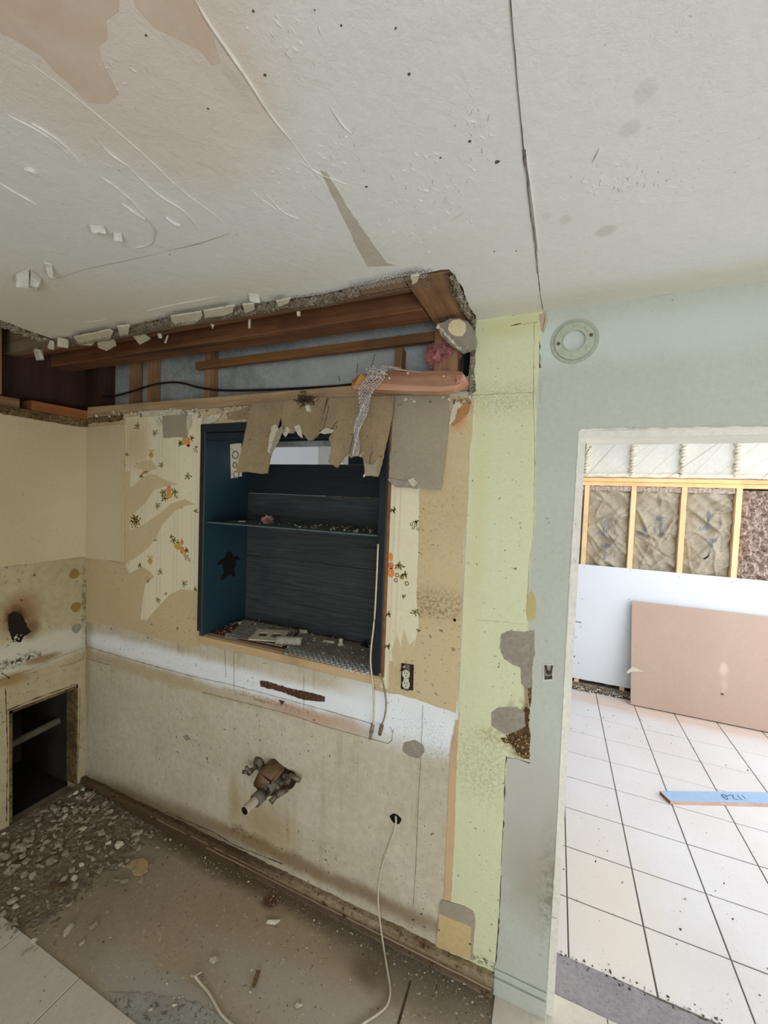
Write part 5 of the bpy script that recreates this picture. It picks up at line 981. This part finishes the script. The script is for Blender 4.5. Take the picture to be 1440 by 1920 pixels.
def valve(px, py, label, hx, s, tail=None):
    r = empty('shutoff_valve', tuple(W(px, py))); tag(r, label, 'valve')
    c = W(px, py); bm = bmesh.new(); tube(bm, [c + V((0, -.001, 0)), c + V((0, -.008, 0)), c + V((0, -.020, 0))], .032 * s, 20, r1=.016 * s); new('escutcheon', bm, m_valve, r, True)
    bm = bmesh.new(); tube(bm, [c + V((0, -.012, 0)), c + V((0, -.055, 0))], .010, 12); new('stem', bm, m_valve, r, True)
    bm = bmesh.new(); q = c + V((0, -.062, 0)); tube(bm, [q + V((0, .010, 0)), q + V((0, -.010, 0))], .013, 12); tube(bm, [q, q + V((-.032 * hx, -.010, -.004))], .007, 8, r1=.009); tube(bm, [q, q + V((-.012, -.012, .026))], .006, 8, r1=.008); new('handle', bm, m_valve, r, True)
    if tail: bm = bmesh.new(); tube(bm, [c + V((0, -.02, 0))] + tail, .009, 10, r1=.011); new('outlet_tube', bm, m_valve, r, True)
valve(486, 1432, 'left corroded shut-off valve with round wall flange', 1, 1.05)
valve(536, 1460, 'right corroded shut-off valve with crushed outlet tube pointing right', -.4, 1.0, [W(545, 1454, -.03), W(562, 1463, -.03)])
bm = bmesh.new(); c = W(545, 1462) + V((0, -.10, -.005)); tube(bm, [c + V((.02, .05, .0)), c], .010, 12, r1=.013); tube(bm, [c + V((0, -.0, 0)), c + V((-.014, -.02, -.020))], .010, 10, r1=.013); tag(new('valve_outlet', bm, m_valve, None, True), 'small grey valve outlet tilted down beside the brown sleeve', 'valve')
# nails sticking out of the reveal
for k, (a, b, y) in enumerate(((( 1074, 1165), (1088, 1167), .12), ((1068, 1227), (1077, 1231), .12), ((1097, 845), (1100, 828), .14), ((1092, 862), (1107, 838), .14))):
    bm = bmesh.new(); p, q = W(*a, y), W(*b, y); tube(bm, [p, q], .0016, 6); tube(bm, [q, q + (q - p).normalized() * .0015], .0045, 8)
    tag(new('bent_nail', bm, m_wiredark), ('upper nail poking sideways out of the jamb before white drywall', 'lower nail poking sideways out of the jamb above the rubble line', 'short nail hanging from the doorway top left corner', 'long slanting nail at the doorway top left corner')[k], 'nail')
# ================================================================== PEELING FLAKES ON THE CEILING
def curl(name, pts, label, drop, seed):
    bm = bmesh.new(); a, b, c, d = [CE(*p) for p in pts]
    grid(bm, lambda u, v: (a.lerp(b, u)).lerp(d.lerp(c, u), v) + V((0, 0, -.001 - drop * (v ** 1.6) * (1 + .25 * noise.noise(V((u * 3, v * 3, seed)))))), 8, 8)
    o = new(name, bm, m_ridge, None, True); o.modifiers.new('s', 'SOLIDIFY').thickness = .0015; tag(o, label, 'paint flake')
curl('paint_flake', ((30, 512), (55, 502), (54, 522), (30, 520)), 'largest white curl of peeling paint on the ceiling at left', .030, 1)
curl('paint_flake', ((80, 522), (58, 503), (56, 524), (72, 526)), 'grey shaded half of the peeling curl beside the largest white flake', .022, 2)
curl('paint_flake', ((82, 490), (98, 494), (100, 508), (92, 510)), 'small white upright flake right of the largest ceiling curl', .020, 3)
curl('paint_flake', ((50, 531), (66, 527), (70, 536), (54, 538)), 'small white flake just below the largest ceiling curl', .012, 4)
curl('paint_flake', ((165, 420), (195, 422), (200, 430), (172, 428)), 'thin white flake by the dark nick on the left ceiling', .010, 5)
curl('paint_flake', ((212, 434), (228, 436), (230, 444), (214, 442)), 'grey flake hanging beside the dark nick on the left ceiling', .012, 6)
curl('paint_flake', ((464, 548), (486, 552), (488, 560), (470, 558)), 'dark lifted flake at the soffit edge left of the wire lath', .014, 7)
# ================================================================== RUBBLE on the kitchen floor
def rub_density(x, y):
    # pile along the left wall and corner, thinning out to the middle of the floor
    d = max(0, 1 - (x + 2.5) / .85) * (1 if y > -.64 else .0); return d * (1.1 - .5 * abs(y + .25) / .4)
bm = bmesh.new(); rr = random.Random(77); cnt = 0
while cnt < 1500:
    x = -2.47 + abs(rr.gauss(0, .38)); y = rr.uniform(-.78, -.02)
    if x > -1.55 or rr.random() > rub_density(x, y) + .04: continue
    hz = .035 * max(0, 1 - (x + 2.5) / .6); r_ = rr.choice((.004, .006, .009, .012))
    chunk(bm, (x, y, r_ * .4 + rr.uniform(0, hz)), r_, rr.uniform(.3, .8), cnt, rr.choice((0, 0, 1)), 8); cnt += 1
def heap(u, v):
    x = -2.5 + u * .85; y = -.70 + v * .68; h = .040 * max(0, 1 - u * 1.15) * min(1, v * 3 + .2) + .012 * max(0, 1 - u) * noise.noise(V((x * 14, y * 14, 0))) + .006 * noise.noise(V((x * 50, y * 50, 2))); return V((x, y, h - .004))
grid(bm, heap, 70, 60, 2)
tag(new('rubble_pile', bm, [chipsd[0].materials[0], m_rubble, M('heap_grit', (158, 146, 126), (120, 107, 88), 30, 1, fine=.4, fs=100, bump=(110, .006))]), 'heap of fine broken plaster in the left corner of the kitchen floor', 'rubble', kind='stuff')
cnt = 0; rr = random.Random(5)
while cnt < 250:
    x = -2.46 + abs(rr.gauss(0, .34)); y = rr.uniform(-.66, -.05)
    if x > -1.6: continue
    r_ = rr.uniform(.009, .026); hz = .040 * max(0, 1 - (x + 2.5) / .65)
    pale = rr.random() < .08; zn = 0 if y > -.22 else (1 if y > -.45 else 2); where = ('close to the back wall foot', 'in the middle of the rubble heap', 'at the tile edge of the rubble heap')[zn]
    chip(V((x, y, hz + r_ * .3)), r_, ('pale' if pale else 'dusty grey') + ' plaster piece ' + where, ('pale' if pale else 'dusty grey') + ' plaster pieces ' + where, 'plaster_piece', rr.randrange(10), chips if pale else chipsd, sc=(1, rr.uniform(.6, 1), rr.uniform(.4, .9)), rz=rr.uniform(0, 6.3), rx=rr.uniform(-.4, .4)); cnt += 1
o = slab('plaster_sheet', fp((236, 1626), (248, 1616), (268, 1611), (278, 1618), (277, 1634), (265, 1643), (250, 1641), (246, 1632)), ZN, .007, .007, M('tan_flake', (186, 162, 122), (172, 148, 108), 12, .6), None, (.008, .002, 3)); tag(o, 'flat tan flake like a fan lying alone past the rubble', 'plaster piece')
for px, py, r_, lb_, k, sc in ((224, 1582, .030, 'pale upright sliver of plaster at the edge of the rubble', 2, (.7, 1.2, .9)), (402, 1800, .022, 'lone white plaster chip on open brown floor near the bottom', 4, (1.2, .7, .5)), (255, 1562, .032, 'dark paper-like scrap beside the wall base past the rubble', 6, (1.3, .7, .7)), (560, 1885, .016, 'small white chip near the loop of the cream cable', 7, (1, .8, .5)), (876, 1840, .016, 'small white chip at the wall foot below the yellow patch', 3, (1.2, .7, .5)), (282, 1893, .010, 'tiny bright chip on the pale adhesive smear, left', 1, (1, .6, .5)), (327, 1884, .010, 'tiny bright chip on the pale adhesive smear, right', 2, (1, .6, .5)), (512, 1728, .020, 'dusty grey lump near round rust spot on the floor', 8, (1.6, .7, .5))):
    chip(F(px, py, r_ * .35), r_, lb_, None, 'plaster_piece', k, chips if k != 6 else chipsd, sc=sc, rz=.5)
for px, py, a, l, lb_ in ((48, 1612, .2, .09, 'flat stick fragment across the front of the rubble heap'), (108, 1660, .5, .08, 'thin dark stick beside the rubble heap'), (480, 1835, 1.9, .05, 'small broken stick on the brown floor near bottom centre')):
    bm = bmesh.new(); p = F(px, py, .012); d = V((math.cos(a), math.sin(a), 0)); obox(bm, p, d * l * .5, V((-d.y, d.x, 0)) * .007, V((0, 0, .003))); tag(new('wood_splinter', bm, m_rot), lb_, 'wood scrap')
bm = bmesh.new(); rr = random.Random(15)
for k in range(420):
    x = rr.uniform(-1.7, -.15); y = -rr.uniform(.03, .62) if rr.random() < .4 else -.035 - abs(rr.gauss(0, .03))
    chunk(bm, (x, y, .002), rr.choice((.0015, .002, .003, .005)), .5, k, rr.choice((0, 1)), 7)
tag(new('floor_grit', bm, [m_flake, m_rubble]), 'loose grit sprinkled over the brown kitchen floor', 'debris', kind='stuff')
bm = bmesh.new()
for k in range(110): chunk(bm, (rr.uniform(.1, 2.2), rr.choice((rr.uniform(.24, 1.36), rr.uniform(1.95, 2.6))), .003), rr.choice((.0025, .004, .006)), .5, k, rr.choice((0, 0, 1)), 7)
for k in range(120): t = rr.random(); chunk(bm, (.09 + t * .95, .235 + rr.gauss(0, .012), .003), rr.choice((.002, .004, .006)), .5, k, rr.choice((0, 1)), 7)
tag(new('tile_grit', bm, [m_crack, m_rubble]), 'dark specks of grit on the white tiles of the bright room', 'debris', kind='stuff')
# ---- put every group root at its base without moving its parts
bpy.context.view_layer.update()
for o in list(bpy.data.objects):
    if o.type == 'EMPTY' and '_base' in o.keys():
        b = V(o['_base']); del o['_base']; o.location = b
        for c in o.children: c.location = c.location - b
